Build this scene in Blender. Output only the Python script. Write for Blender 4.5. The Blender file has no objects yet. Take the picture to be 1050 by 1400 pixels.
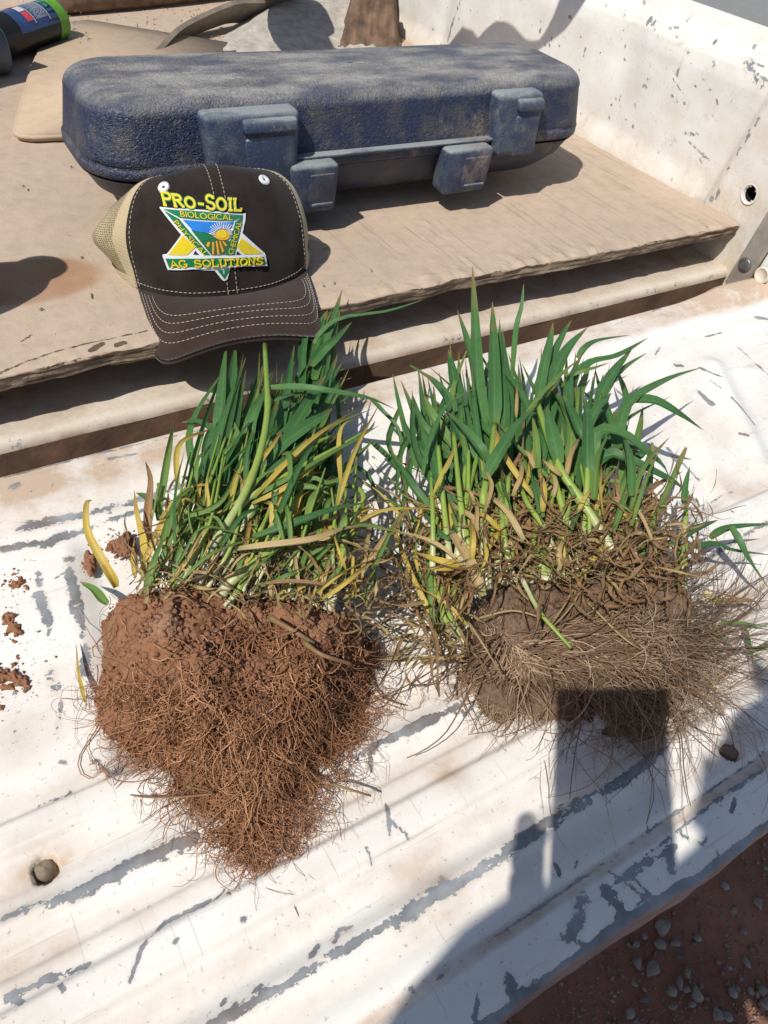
import bpy, bmesh, math, random
import numpy as np
from mathutils import Vector, Matrix
from mathutils.bvhtree import BVHTree
random.seed(7); rng = np.random.default_rng(11)
S = bpy.context.scene
COL = S.collection

# ------------------------------------------------------------------ camera
# world: X along the tailgate, Y into the truck bed, Z up; tailgate skin at z = 0
FPX, CX, CY, CAMH = 1050.0, 525.0, 700.0, 0.46
def _ray(px, py): return np.array([(px-CX)/FPX, -(py-CY)/FPX, -1.0])
_X = _ray(2640, -25); _X /= np.linalg.norm(_X)
_Y = _ray(-399, -475); _Y -= _X*(_X@_Y); _Y /= np.linalg.norm(_Y)
_Z = np.cross(_X, _Y)
ROT = np.array([_X, _Y, _Z])                 # camera -> world
CAM = np.array([0, 0, CAMH])
cd = bpy.data.cameras.new('camera'); cam = bpy.data.objects.new('camera', cd); COL.objects.link(cam)
mw = Matrix([list(ROT[i])+[CAM[i]] for i in range(3)]+[[0, 0, 0, 1]])
cam.matrix_world = mw
cd.sensor_fit = 'VERTICAL'; cd.sensor_height = 36; cd.lens = 36*FPX/1400
cd.clip_start = 0.005; cd.clip_end = 300
S.camera = cam

# ------------------------------------------------------------------ sky, sun, exposure
SUN = ROT @ _ray(825, 965); SUN /= np.linalg.norm(SUN)      # direction the light travels
W = bpy.data.worlds.new('World'); S.world = W; W.use_nodes = True
wt = W.node_tree; bg = wt.nodes['Background']
sky = wt.nodes.new('ShaderNodeTexSky'); sky.sky_type = 'NISHITA'; sky.sun_disc = False
sky.sun_elevation = math.asin(-SUN[2]); sky.sun_rotation = math.atan2(-SUN[0], -SUN[1])
wt.links.new(sky.outputs[0], bg.inputs[0]); bg.inputs[1].default_value = 0.098
sl = bpy.data.lights.new('sun', 'SUN'); so = bpy.data.objects.new('sun', sl); COL.objects.link(so)
sl.energy = 4.3; sl.angle = math.radians(0.53); sl.color = (1.0, 0.96, 0.89)
so.rotation_euler = Vector(SUN).to_track_quat('-Z', 'Y').to_euler(); so.location = (-3, -2, 5)
S.view_settings.view_transform = 'Standard'; S.view_settings.look = 'None'
S.view_settings.exposure = 0.1; S.view_settings.gamma = 1.0
S.view_settings.use_curve_mapping = False

# ------------------------------------------------------------------ helpers
def P(px, py, z=0.0):
    """point of the photograph on the level z (metres)"""
    d = ROT @ _ray(px, py); t = (z-CAMH)/d[2]
    return CAM + d*t
def PX(px, py, x):
    d = ROT @ _ray(px, py); return CAM + d*(x/d[0])

def vnoise(p, seed=0):
    """value noise of points (n,3) -> (n,) in -1..1"""
    p = np.asarray(p, float); i = np.floor(p).astype(np.int64); f = p-i; f = f*f*(3-2*f)
    def h(a, b, c):
        n = (a*73856093) ^ (b*19349663) ^ (c*83492791) ^ (seed*2654435)
        n = (n ^ (n >> 13)) * 1274126177; n = n ^ (n >> 16)
        return (n & 0xffff)/32767.5-1
    r = 0
    for dx in (0, 1):
        for dy in (0, 1):
            for dz in (0, 1):
                w = (f[:, 0] if dx else 1-f[:, 0])*(f[:, 1] if dy else 1-f[:, 1])*(f[:, 2] if dz else 1-f[:, 2])
                r = r + w*h(i[:, 0]+dx, i[:, 1]+dy, i[:, 2]+dz)
    return r
def fbm(p, sc, octv=4, seed=0, gain=.5):
    p = np.asarray(p, float)*sc; r = 0; a = 1; t = 0
    for k in range(octv):
        r = r+a*vnoise(p+17.3*k, seed+k); t += a; a *= gain; p = p*2.03
    return r/t
def sst(a, b, x):
    t = np.clip((x-a)/(b-a), 0, 1); return t*t*(3-2*t)

WL = {}                                        # world origin of every object that can parent
def mk(name, V, F, m, parent=None, smooth=True, uv=None, attrs=None, origin=None, fattr=None):
    V = np.asarray(V, float)
    if parent is not None: org = WL[parent.name]
    elif origin is not None: org = np.asarray(origin, float)
    else: org = np.zeros(3)
    me = bpy.data.meshes.new(name)
    L = V-org
    if isinstance(F, np.ndarray):
        k = F.shape[1]; n = len(F)
        me.vertices.add(len(L)); me.vertices.foreach_set('co', L.ravel())
        me.loops.add(n*k); me.loops.foreach_set('vertex_index', F.astype(np.int32).ravel())
        me.polygons.add(n); me.polygons.foreach_set('loop_start', np.arange(0, n*k, k, dtype=np.int32))
        me.update(calc_edges=True); me.validate()
    else:
        me.from_pydata([tuple(v) for v in L], [], F)
    if smooth: me.polygons.foreach_set('use_smooth', np.ones(len(me.polygons), bool))
    if uv is not None:
        ul = me.uv_layers.new(name='UVMap'); li = np.empty(len(me.loops), np.int32)
        me.loops.foreach_get('vertex_index', li)
        ul.data.foreach_set('uv', np.asarray(uv, float)[li].ravel())
    for k_, a in (attrs or {}).items():
        at = me.attributes.new(k_, 'FLOAT', 'POINT'); at.data.foreach_set('value', np.asarray(a, np.float32))
    me.materials.append(m)
    me.update()
    o = bpy.data.objects.new(name, me); COL.objects.link(o)
    o.location = (0, 0, 0) if parent is not None else org
    if parent is not None: o.parent = parent
    WL[o.name] = org
    return o
def empty(name, loc, label=None, cat=None, group=None):
    o = bpy.data.objects.new(name, None); COL.objects.link(o); o.location = loc; o.empty_display_size = .05
    WL[o.name] = np.asarray(loc, float)
    return tag(o, label, cat, group)
def tag(o, label=None, cat=None, group=None, kind=None):
    if label: o['label'] = label
    if cat: o['category'] = cat
    if group: o['group'] = group
    if kind: o['kind'] = kind
    return o

class MB:
    """collects verts / faces"""
    def __init__(s): s.v = []; s.f = []; s.n = 0; s.uv = []
    def add(s, V, F, uv=None):
        V = np.asarray(V, float); s.v.append(V); s.f += [[int(i)+s.n for i in f] for f in F]; s.n += len(V)
        s.uv.append(np.zeros((len(V), 2)) if uv is None else np.asarray(uv, float)); return s
    def build(s, name, m, parent=None, smooth=True, **k):
        return mk(name, np.concatenate(s.v), s.f, m, parent, smooth, uv=np.concatenate(s.uv), **k)

def grid_faces(nu, nv, wrap_v=False):
    i = np.arange(nu-1)[:, None]; j = np.arange(nv if wrap_v else nv-1)[None, :]
    j2 = (j+1) % nv
    a = (i*nv+j); b = ((i+1)*nv+j); c = ((i+1)*nv+j2); d = (i*nv+j2)
    return np.stack([a+0*b, b, c, d], -1).reshape(-1, 4)
def catmull(pts, n):
    p = np.asarray(pts, float)
    if len(p) == 2: return p[0]+(p[1]-p[0])*np.linspace(0, 1, n)[:, None]
    p = np.vstack([2*p[0]-p[1], p, 2*p[-1]-p[-2]]); k = len(p)-3
    t = np.linspace(0, k-1e-6, n); i = t.astype(int); f = (t-i)[:, None]
    a, b, c, d = p[i], p[i+1], p[i+2], p[i+3]
    return .5*((2*b)+(c-a)*f+(2*a-5*b+4*c-d)*f*f+(3*b-a-3*c+d)*f**3)
def nrm(v): return v/np.maximum(np.linalg.norm(v, axis=-1, keepdims=True), 1e-9)
def tubes(paths, rads, sides=3):
    """paths (n,k,3), rads (n,k) -> verts, quad faces"""
    n, k, _ = paths.shape
    t = nrm(np.gradient(paths, axis=1)); up = np.zeros_like(t); up[..., 2] = 1
    up = np.where(np.abs(t[..., 2:3]) > .9, np.array([1., 0, 0]), up)
    a = nrm(np.cross(t, up)); b = np.cross(t, a)
    an = np.arange(sides)*2*np.pi/sides
    V = paths[:, :, None, :]+rads[:, :, None, None]*(np.cos(an)[None, None, :, None]*a[:, :, None, :]+np.sin(an)[None, None, :, None]*b[:, :, None, :])
    base = (np.arange(n)*k*sides)[:, None, None]; i = np.arange(k-1)[None, :, None]*sides; j = np.arange(sides)[None, None, :]; j2 = (j+1) % sides
    F = np.stack([base+i+j, base+i+j2, base+i+sides+j2, base+i+sides+j], -1).reshape(-1, 4)
    return V.reshape(-1, 3), F
def tube(pts, r, sides=8, n=None, cap=True):
    pts = np.asarray(pts, float); n = n or len(pts)
    p = catmull(pts, n); r = np.broadcast_to(np.asarray(r, float), (n,)) if np.ndim(r) == 0 or len(np.atleast_1d(r)) == n else np.interp(np.linspace(0, 1, n), np.linspace(0, 1, len(r)), r)
    V, F = tubes(p[None], np.array(r)[None], sides); F = F.tolist()
    if cap: F += [list(range(sides))[::-1], [(n-1)*sides+j for j in range(sides)]]
    uv = np.stack([np.tile(np.arange(sides)/sides, n), np.repeat(np.linspace(0, 1, n), sides)], 1)
    return V, F, uv
def box(c, s, rot=None, bev=.1):
    """bevelled box, centre c size s; bev absolute"""
    bm = bmesh.new(); bmesh.ops.create_cube(bm, size=1)
    for v in bm.verts: v.co = Vector((v.co.x*s[0], v.co.y*s[1], v.co.z*s[2]))
    if bev > 0: bmesh.ops.bevel(bm, geom=bm.edges[:], offset=bev, segments=3, affect='EDGES', profile=.5)
    V = np.array([v.co[:] for v in bm.verts]); bm.verts.index_update(); F = [[v.index for v in f.verts] for f in bm.faces]; bm.free()
    if rot is not None: V = V@np.asarray(rot).T
    return V+np.asarray(c), F
def rotz(a): c, s = math.cos(a), math.sin(a); return np.array([[c, -s, 0], [s, c, 0], [0, 0, 1]])
def polysdf(xy, poly):
    """signed distance to polygon, positive inside"""
    p = np.asarray(poly)[:, :2]; d = np.full(len(xy), 1e9); ins = np.zeros(len(xy), bool)
    for a, b in zip(p, np.roll(p, -1, 0)):
        e = b-a; w = xy-a; t = np.clip((w@e)/(e@e), 0, 1); d = np.minimum(d, np.linalg.norm(w-t[:, None]*e, axis=1))
        c = (a[1] > xy[:, 1]) != (b[1] > xy[:, 1])
        with np.errstate(divide='ignore', invalid='ignore'):
            xi = a[0]+(xy[:, 1]-a[1])*(b[0]-a[0])/(b[1]-a[1])
        ins ^= c & (xy[:, 0] < xi)
    return np.where(ins, d, -d)
def linesdf(xy, pts):
    d = np.full(len(xy), 1e9); p = np.asarray(pts)[:, :2]
    for a, b in zip(p[:-1], p[1:]):
        e = b-a; w = xy-a; t = np.clip((w@e)/max(e@e, 1e-12), 0, 1); d = np.minimum(d, np.linalg.norm(w-t[:, None]*e, axis=1))
    return d

# ------------------------------------------------------------------ materials
class NT:
    def __init__(s, name):
        s.m = bpy.data.materials.new(name); s.m.use_nodes = True; s.t = s.m.node_tree; s.b = s.t.nodes['Principled BSDF']
        s.out = s.t.nodes['Material Output']
    def n(s, typ, *ins, **kw):
        d = s.t.nodes.new('ShaderNode'+typ)
        named = kw.pop('ins', {})
        for k, v in kw.items(): setattr(d, k, v)
        for i, v in list(enumerate(ins))+list(named.items()):
            if v is None: continue
            if isinstance(v, bpy.types.NodeSocket): s.t.links.new(v, d.inputs[i])
            else: d.inputs[i].default_value = v
        return d
    def co(s, sc=(1, 1, 1), rot=(0, 0, 0), kind='Object'):
        c = s.n('TexCoord'); mp = s.n('Mapping', c.outputs[kind]); mp.inputs['Scale'].default_value = sc; mp.inputs['Rotation'].default_value = rot
        return mp.outputs[0]
    def noise(s, v, sc, det=4, rough=.55, dist=0):
        d = s.n('TexNoise', ins={'Vector': v, 'Scale': sc, 'Detail': det, 'Roughness': rough, 'Distortion': dist}); return d.outputs[0]
    def ramp(s, f, a, b):
        return s.n('MapRange', f, a, b, 0.0, 1.0, clamp=True).outputs[0]
    def math(s, op, a, b=None, c=None): return s.n('Math', a, b, c, operation=op).outputs[0]
    def mix(s, f, a, b):
        d = s.n('MixRGB', f, a, b); return d.outputs[0]
    def attr(s, nm): return s.n('Attribute', attribute_name=nm).outputs['Fac']
    def set(s, **k):
        for a, v in k.items():
            i = s.b.inputs[a.replace('_', ' ')]
            if isinstance(v, bpy.types.NodeSocket): s.t.links.new(v, i)
            else: i.default_value = v
        return s
    def bump(s, h, dist=.001, st=1.0, nrm=None):
        d = s.n('Bump', ins={'Strength': st, 'Distance': dist, 'Height': h})
        if nrm is not None: s.t.links.new(nrm, d.inputs['Normal'])
        s.t.links.new(d.outputs[0], s.b.inputs['Normal']); return d.outputs[0]
def rgb(r, g, b): return (r, g, b, 1.0)

def paint_mat(name, white=(.775, .755, .71), dirt=(.47, .34, .24), wear=1.0):
    k = NT(name); v = k.co()
    big = k.noise(k.co((2.2, 7, 7)), 3.2, 6, .6)
    dirtf = k.ramp(big, .42, .80)
    fine = k.noise(v, 160, 5, .6)
    dustA = k.attr('dust')
    df = k.math('ADD', k.math('MULTIPLY', dirtf, .34), k.math('MULTIPLY', dustA, k.ramp(k.noise(v, 22, 6, .65), .22, .62)))
    df = k.math('MULTIPLY', df, k.math('ADD', .55, k.math('MULTIPLY', fine, .9)))
    df = k.math('MINIMUM', df, .92)
    c = k.mix(df, rgb(*white), rgb(*dirt))
    # rust-brown smears
    sm = k.ramp(k.noise(k.co((5, 16, 16), (0, 0, .15)), 2.6, 7, .7), .61, .74)
    c = k.mix(k.math('MULTIPLY', sm, .42), c, rgb(.36, .22, .14))
    hl = k.ramp(k.noise(k.co((9, 420, 60), (0, 0, .85)), 1.0, 3, .6), .66, .70); hl2 = k.ramp(k.noise(k.co((420, 11, 60), (0, 0, .25)), 1.0, 3, .6), .67, .71)
    c = k.mix(k.math('MULTIPLY', k.math('MAXIMUM', hl, hl2), .35), c, rgb(.33, .30, .27))
    c = k.mix(k.math('MULTIPLY', k.ramp(k.noise(v, 11, 6, .7), .45, .75), .22), c, rgb(.46, .40, .33))
    # specks
    sp = k.ramp(k.noise(v, 330, 3, .6), .64, .72)
    c = k.mix(k.math('MULTIPLY', sp, .5), c, rgb(.20, .13, .09))
    # chips: shape attribute broken up by noise
    e = k.noise(v, 95, 6, .68); e2 = k.noise(v, 28, 3, .5)
    ch = k.attr('chip')
    g = k.math('ADD', ch, k.math('MULTIPLY', k.math('SUBTRACT', e, .5), 2.3))
    g = k.math('ADD', g, k.math('MULTIPLY', k.math('SUBTRACT', e2, .5), 1.3)); g = k.math('ADD', g, k.math('MULTIPLY', k.math('SUBTRACT', k.noise(k.co((1, 1.6, 1), (0, 0, .6)), 330, 4, .7), .5), .9))
    isl = k.ramp(k.noise(k.co((1, 1.5, 1)), 75, 5, .65), .60, .63); big_chip = k.math('MULTIPLY', k.math('MULTIPLY', k.ramp(g, .50, .53), k.ramp(ch, .0, .05)), k.math('SUBTRACT', 1.0, k.math('MULTIPLY', isl, k.ramp(ch, 1.0, .8))))
    sc1 = k.ramp(k.noise(k.co((26, 150, 60), (0, 0, .5)), 1.0, 3, .5), .74, .755)
    sc2 = k.ramp(k.noise(k.co((150, 24, 60), (0, 0, -.35)), 1.0, 3, .5), .735, .75)
    sc3 = k.ramp(k.noise(k.co((60, 60, 60)), 1.0, 5, .65), .73, .74)
    reg = k.ramp(k.noise(v, 7, 2, .5), .42, .60)
    small = k.math('MULTIPLY', k.math('MAXIMUM', k.math('MAXIMUM', sc1, sc2), sc3), k.math('MULTIPLY', reg, wear))
    chip = k.math('MAXIMUM', big_chip, small)
    grey = k.mix(k.ramp(k.noise(v, 45, 4, .6), .35, .7), rgb(.17, .182, .195), rgb(.33, .34, .35))
    grey = k.mix(k.ramp(k.noise(v, 14, 4, .6), .55, .72), grey, rgb(.17, .125, .095))
    halo = k.math('MULTIPLY', k.ramp(ch, .02, .5), k.math('MULTIPLY', k.ramp(e2, .35, .65), .42))
    c = k.mix(halo, c, rgb(.40, .30, .22))
    c = k.mix(chip, c, grey)
    k.set(Base_Color=c, Roughness=k.math('ADD', .42, k.math('MULTIPLY', df, .45)))
    k.b.inputs['Specular IOR Level'].default_value = .35
    hgt = k.math('SUBTRACT', k.math('MULTIPLY', k.noise(v, 35, 4, .5), .45), chip)
    hgt = k.math('ADD', hgt, k.math('MULTIPLY', fine, .15))
    k.bump(hgt, .0007, .55)
    return k.m

def wood_mat(name, a=(.42, .33, .25), b=(.27, .205, .155), grain_rot=0.0):
    k = NT(name); v = k.co()
    n1 = k.noise(v, 5, 6, .6); n2 = k.noise(v, 55, 6, .65)
    c = k.mix(k.ramp(n1, .3, .72), rgb(*a), rgb(a[0]*1.22, a[1]*1.20, a[2]*1.19))
    c = k.mix(k.math('MULTIPLY', k.ramp(n2, .45, .8), .45), c, rgb(*b))
    gr = k.noise(k.co((90, 4, 40), (0, 0, grain_rot)), 1.6, 6, .6)
    gm = k.math('MULTIPLY', k.math('MULTIPLY', k.ramp(gr, .54, .70), k.ramp(k.noise(v, 9, 4, .6), .36, .62)), k.attr('grain'))
    c = k.mix(k.math('MULTIPLY', gm, .55), c, rgb(.20, .155, .12))
    c = k.mix(k.math('MULTIPLY', k.attr('stain'), k.math('ADD', .5, k.noise(v, 30, 3, .5))), c, rgb(.33, .185, .10))
    ck = k.attr('crack')
    ckm = k.ramp(k.math('ADD', ck, k.math('MULTIPLY', k.math('SUBTRACT', k.noise(v, 120, 4, .6), .5), 1.1)), .55, .7)
    c = k.mix(ckm, c, rgb(.12, .08, .055))
    sp = k.ramp(k.noise(v, 210, 2, .5), .73, .78)
    c = k.mix(k.math('MULTIPLY', sp, .7), c, rgb(.10, .06, .04))
    c = k.mix(k.attr('ply'), c, k.mix(k.ramp(k.noise(k.co((8, 8, 400)), 1.5, 4, .6), .4, .62), rgb(.36, .27, .19), rgb(.13, .09, .06)))
    k.set(Base_Color=c, Roughness=.93); k.b.inputs['Specular IOR Level'].default_value = .15
    h = k.math('ADD', k.math('MULTIPLY', n2, .6), k.math('MULTIPLY', gm, -.7))
    h = k.math('SUBTRACT', h, k.math('MULTIPLY', ckm, 1.2))
    h = k.math('ADD', h, k.math('MULTIPLY', k.noise(v, 400, 3, .6), .35))
    k.bump(h, .0016, .7)
    return k.m

def simple(name, c, rough=.6, bumpsc=0, bumpd=.0005, metal=0, var=.25, spec=.4, vsc=40):
    k = NT(name); v = k.co()
    n = k.noise(v, vsc, 5, .6)
    k.set(Base_Color=k.mix(k.ramp(n, .3, .7), rgb(*[x*(1-var) for x in c]), rgb(*[min(1, x*(1+var)) for x in c])), Roughness=rough, Metallic=metal)
    k.b.inputs['Specular IOR Level'].default_value = spec
    if bumpsc: k.bump(k.noise(v, bumpsc, 5, .6), bumpd, .8)
    return k.m

def leaf_mat(name, cols, tip=None, trans=.28, tipstart=.8):
    k = NT(name)
    u = k.n('TexCoord').outputs['UV']; sep = k.n('SeparateXYZ', u); U, Vv = sep.outputs[0], sep.outputs[1]
    oi = k.n('ObjectInfo').outputs['Random']
    n = k.noise(k.co((1, 1, 1)), 60, 4, .6)
    c = k.mix(oi, rgb(*cols[0]), rgb(*cols[1]))
    c = k.mix(k.math('MULTIPLY', k.ramp(n, .35, .75), .5), c, rgb(*cols[2]))
    veins = k.n('TexWave', k.n('CombineXYZ', U, 0.0, 0.0).outputs[0], wave_type='BANDS', bands_direction='X'); veins.inputs['Scale'].default_value = 3.4
    vf = veins.outputs['Fac']
    c = k.mix(k.math('MULTIPLY', vf, .22), c, rgb(*[min(1, x*1.6) for x in cols[1]]))
    mid = k.ramp(k.math('ABSOLUTE', k.math('SUBTRACT', U, .5)), .07, .0)
    c = k.mix(k.math('MULTIPLY', mid, .35), c, rgb(*[min(1, x*1.8+.02) for x in cols[1]]))
    if tip:
        t = k.ramp(k.math('ADD', k.math('ADD', Vv, k.math('MULTIPLY', k.math('POWER', k.math('FRACT', k.math('MULTIPLY', oi, 7.3)), 3.0), .14)), k.math('MULTIPLY', k.math('SUBTRACT', n, .5), .35)), tipstart, 1.06)
        c = k.mix(t, c, rgb(*tip))
    base = k.ramp(Vv, .16, .0)
    c = k.mix(k.math('MULTIPLY', base, .55), c, rgb(.16, .25, .045) if tip is None or tip[1] > .2 else rgb(.12, .20, .04))
    # dusty film
    d = k.ramp(k.noise(k.co(), 150, 4, .7), .52, .8)
    c = k.mix(k.math('MULTIPLY', d, .22), c, rgb(.33, .34, .26))
    k.set(Base_Color=c, Roughness=.42); k.b.inputs['Specular IOR Level'].default_value = .5
    k.bump(k.math('ADD', k.math('MULTIPLY', vf, .6), k.math('MULTIPLY', n, .5)), .0005, .5)
    tr = k.n('BsdfTranslucent', c); mx = k.n('MixShader', trans, k.b.outputs[0], tr.outputs[0])
    k.t.links.new(mx.outputs[0], k.out.inputs[0])
    return k.m
def stem_mat(name, base=(.66, .66, .50), green=(.20, .33, .06), top=(.13, .27, .05)):
    k = NT(name); u = k.n('TexCoord').outputs['UV']; Vv = k.n('SeparateXYZ', u).outputs[1]
    n = k.noise(k.co(), 90, 4, .6); w = k.math('ADD', Vv, k.math('MULTIPLY', k.math('SUBTRACT', n, .5), .22))
    c = k.mix(k.ramp(w, .06, .38), rgb(*base), rgb(*green)); c = k.mix(k.ramp(w, .45, .95), c, rgb(*top))
    st = k.noise(k.co((1, 1, 1)), 260, 3, .6); c = k.mix(k.math('MULTIPLY', k.ramp(st, .5, .75), .35), c, rgb(.40, .34, .16))
    k.set(Base_Color=c, Roughness=.42); k.b.inputs['Specular IOR Level'].default_value = .4
    k.b.inputs['Subsurface Weight'].default_value = 0.0
    k.bump(st, .0003, .5); return k.m
def soil_mat(name, a, b, clod):
    k = NT(name); v = k.co()
    c = k.mix(k.ramp(k.noise(v, 26, 6, .6), .3, .7), rgb(*a), rgb(*b))
    c = k.mix(k.math('MULTIPLY', k.ramp(k.noise(v, 18, 3, .5), .55, .7), .7), c, rgb(*clod))
    c = k.mix(k.ramp(k.noise(v, 320, 4, .65), .52, .75), c, rgb(b[0]*.45, b[1]*.42, b[2]*.4))
    k.set(Base_Color=c, Roughness=1.0); k.b.inputs['Specular IOR Level'].default_value = .05
    h = k.math('ADD', k.noise(v, 240, 6, .7), k.math('MULTIPLY', k.noise(v, 70, 4, .6), 1.0)); k.bump(h, .0022, .9); return k.m
def root_mat(name, a, b, dark):
    k = NT(name); v = k.co()
    c = k.mix(k.ramp(k.noise(v, 70, 4, .6), .35, .7), rgb(*a), rgb(*b))
    c = k.mix(k.ramp(k.noise(v, 33, 3, .6), .5, .75), c, rgb(*dark)); tn = k.attr('tint')
    c = k.mix(k.ramp(tn, .6, .0), c, rgb(dark[0]*.8, dark[1]*.75, dark[2]*.7)); c = k.mix(k.math('MULTIPLY', k.ramp(tn, .8, 1.0), .7), c, rgb(min(1, a[0]*1.35), a[1]*1.45, a[2]*1.6))
    k.set(Base_Color=c, Roughness=.85); k.b.inputs['Specular IOR Level'].default_value = .15
    return k.m

def plastic_mat(name, blue=(.024, .037, .092), dust=(.315, .30, .27), leather=True, dust_amt=1.0, dark=(.02, .022, .035)):
    k = NT(name); v = k.co()
    geo = k.n('NewGeometry'); nz = k.n('SeparateXYZ', geo.outputs['Normal']).outputs[2]
    big = k.noise(k.co((3, 9, 6)), 3.0, 6, .62); fine = k.noise(v, 260, 4, .7); med = k.noise(v, 34, 6, .65)
    if leather:
        vo = k.n('TexNoise', ins={'Vector': k.co((1, 1, 1.5)), 'Scale': 190.0, 'Detail': 1.5, 'Roughness': .5, 'Distortion': 1.0}); lf = k.math('ABSOLUTE', k.math('SUBTRACT', vo.outputs[0], .5)); lf = k.math('SUBTRACT', .62, k.math('MULTIPLY', lf, 2.2))
    else: lf = k.noise(v, 520, 3, .6)
    up = k.ramp(nz, .25, .95)
    # dust lies on the top, less on the sides
    d = k.math('ADD', k.math('MULTIPLY', up, k.math('ADD', .22, k.math('MULTIPLY', k.ramp(big, .40, .62), .62))), k.math('MULTIPLY', k.ramp(med, .45, .75), .26))
    d = k.math('ADD', d, k.math('MULTIPLY', k.ramp(lf, .57, .68), .30 if leather else .16))
    d = k.math('MULTIPLY', d, k.math('ADD', .5, k.math('MULTIPLY', fine, 1.0)))
    d = k.math('MINIMUM', k.math('MULTIPLY', d, dust_amt), .95)
    c = k.mix(k.ramp(med, .3, .7), rgb(*blue), rgb(*dark))
    c = k.mix(d, c, rgb(*dust))
    br = k.ramp(k.noise(k.co((4, 4, 3)), 2.6, 5, .6), .60, .72)
    c = k.mix(k.math('MULTIPLY', br, k.math('MULTIPLY', k.ramp(fine, .30, .60), .85)), c, rgb(.33, .265, .19))
    k.set(Base_Color=c, Roughness=k.math('ADD', .44, k.math('MULTIPLY', d, .5))); k.b.inputs['Specular IOR Level'].default_value = .38
    h = k.math('ADD', k.math('MULTIPLY', lf, 1.4 if leather else .3), k.math('MULTIPLY', med, .4)); h = k.math('ADD', h, k.math('MULTIPLY', fine, .0 if leather else .7)); k.bump(h, .0016 if leather else .0011, .8)
    return k.m

def cloth_mat(name, c, hi=(.10, .08, .07), wsc=900.0, dust=.25):
    k = NT(name); v = k.co((1, 1, 1), (.4, .3, .78))
    w1 = k.n('TexWave', v, wave_type='BANDS', bands_direction='DIAGONAL'); w1.inputs['Scale'].default_value = wsc/6.28
    n = k.noise(k.co(), 24, 5, .6); f = k.noise(k.co(), 500, 2, .6)
    col = k.mix(k.math('MULTIPLY', k.ramp(n, .4, .8), dust), rgb(*c), rgb(*hi))
    col = k.mix(k.math('MULTIPLY', k.ramp(f, .6, .8), .3), col, rgb(*hi))
    k.set(Base_Color=col, Roughness=.95); k.b.inputs['Specular IOR Level'].default_value = .12
    k.b.inputs['Sheen Weight'].default_value = .12
    k.bump(k.math('ADD', k.math('MULTIPLY', w1.outputs['Fac'], .35), k.math('ADD', k.math('MULTIPLY', f, .4), k.math('MULTIPLY', n, 1.2))), .0007, .6); return k.m
def mesh_fabric(name):
    k = NT(name); u = k.n('TexCoord').outputs['UV']; s = k.n('SeparateXYZ', u)
    a = k.math('SINE', k.math('MULTIPLY', s.outputs[0], 2*math.pi/.0021)); b = k.math('SINE', k.math('MULTIPLY', s.outputs[1], 2*math.pi/.0030))
    hole = k.math('MULTIPLY', k.math('GREATER_THAN', a, -.05), k.math('GREATER_THAN', b, -.15))
    n = k.noise(k.co(), 40, 4, .6)
    c = k.mix(k.ramp(n, .3, .7), rgb(.45, .37, .22), rgb(.30, .24, .14))
    k.set(Base_Color=c, Roughness=.75)
    k.bump(k.math('MINIMUM', a, b), .0004, .6)
    tr = k.n('BsdfTransparent'); mx = k.n('MixShader', hole, k.b.outputs[0], tr.outputs[0]); k.t.links.new(mx.outputs[0], k.out.inputs[0])
    return k.m
def thread_mat(name, c):
    k = NT(name); v = k.co((1, 1, 1), (0, 0, .6))
    w = k.n('TexWave', v, wave_type='BANDS', bands_direction='X'); w.inputs['Scale'].default_value = 330.0; w.inputs['Distortion'].default_value = 1.5
    k.set(Base_Color=k.mix(w.outputs['Fac'], rgb(*[x*.72 for x in c]), rgb(*c)), Roughness=.5); k.b.inputs['Specular IOR Level'].default_value = .35
    k.bump(w.outputs['Fac'], .0004, .6); return k.m

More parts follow.
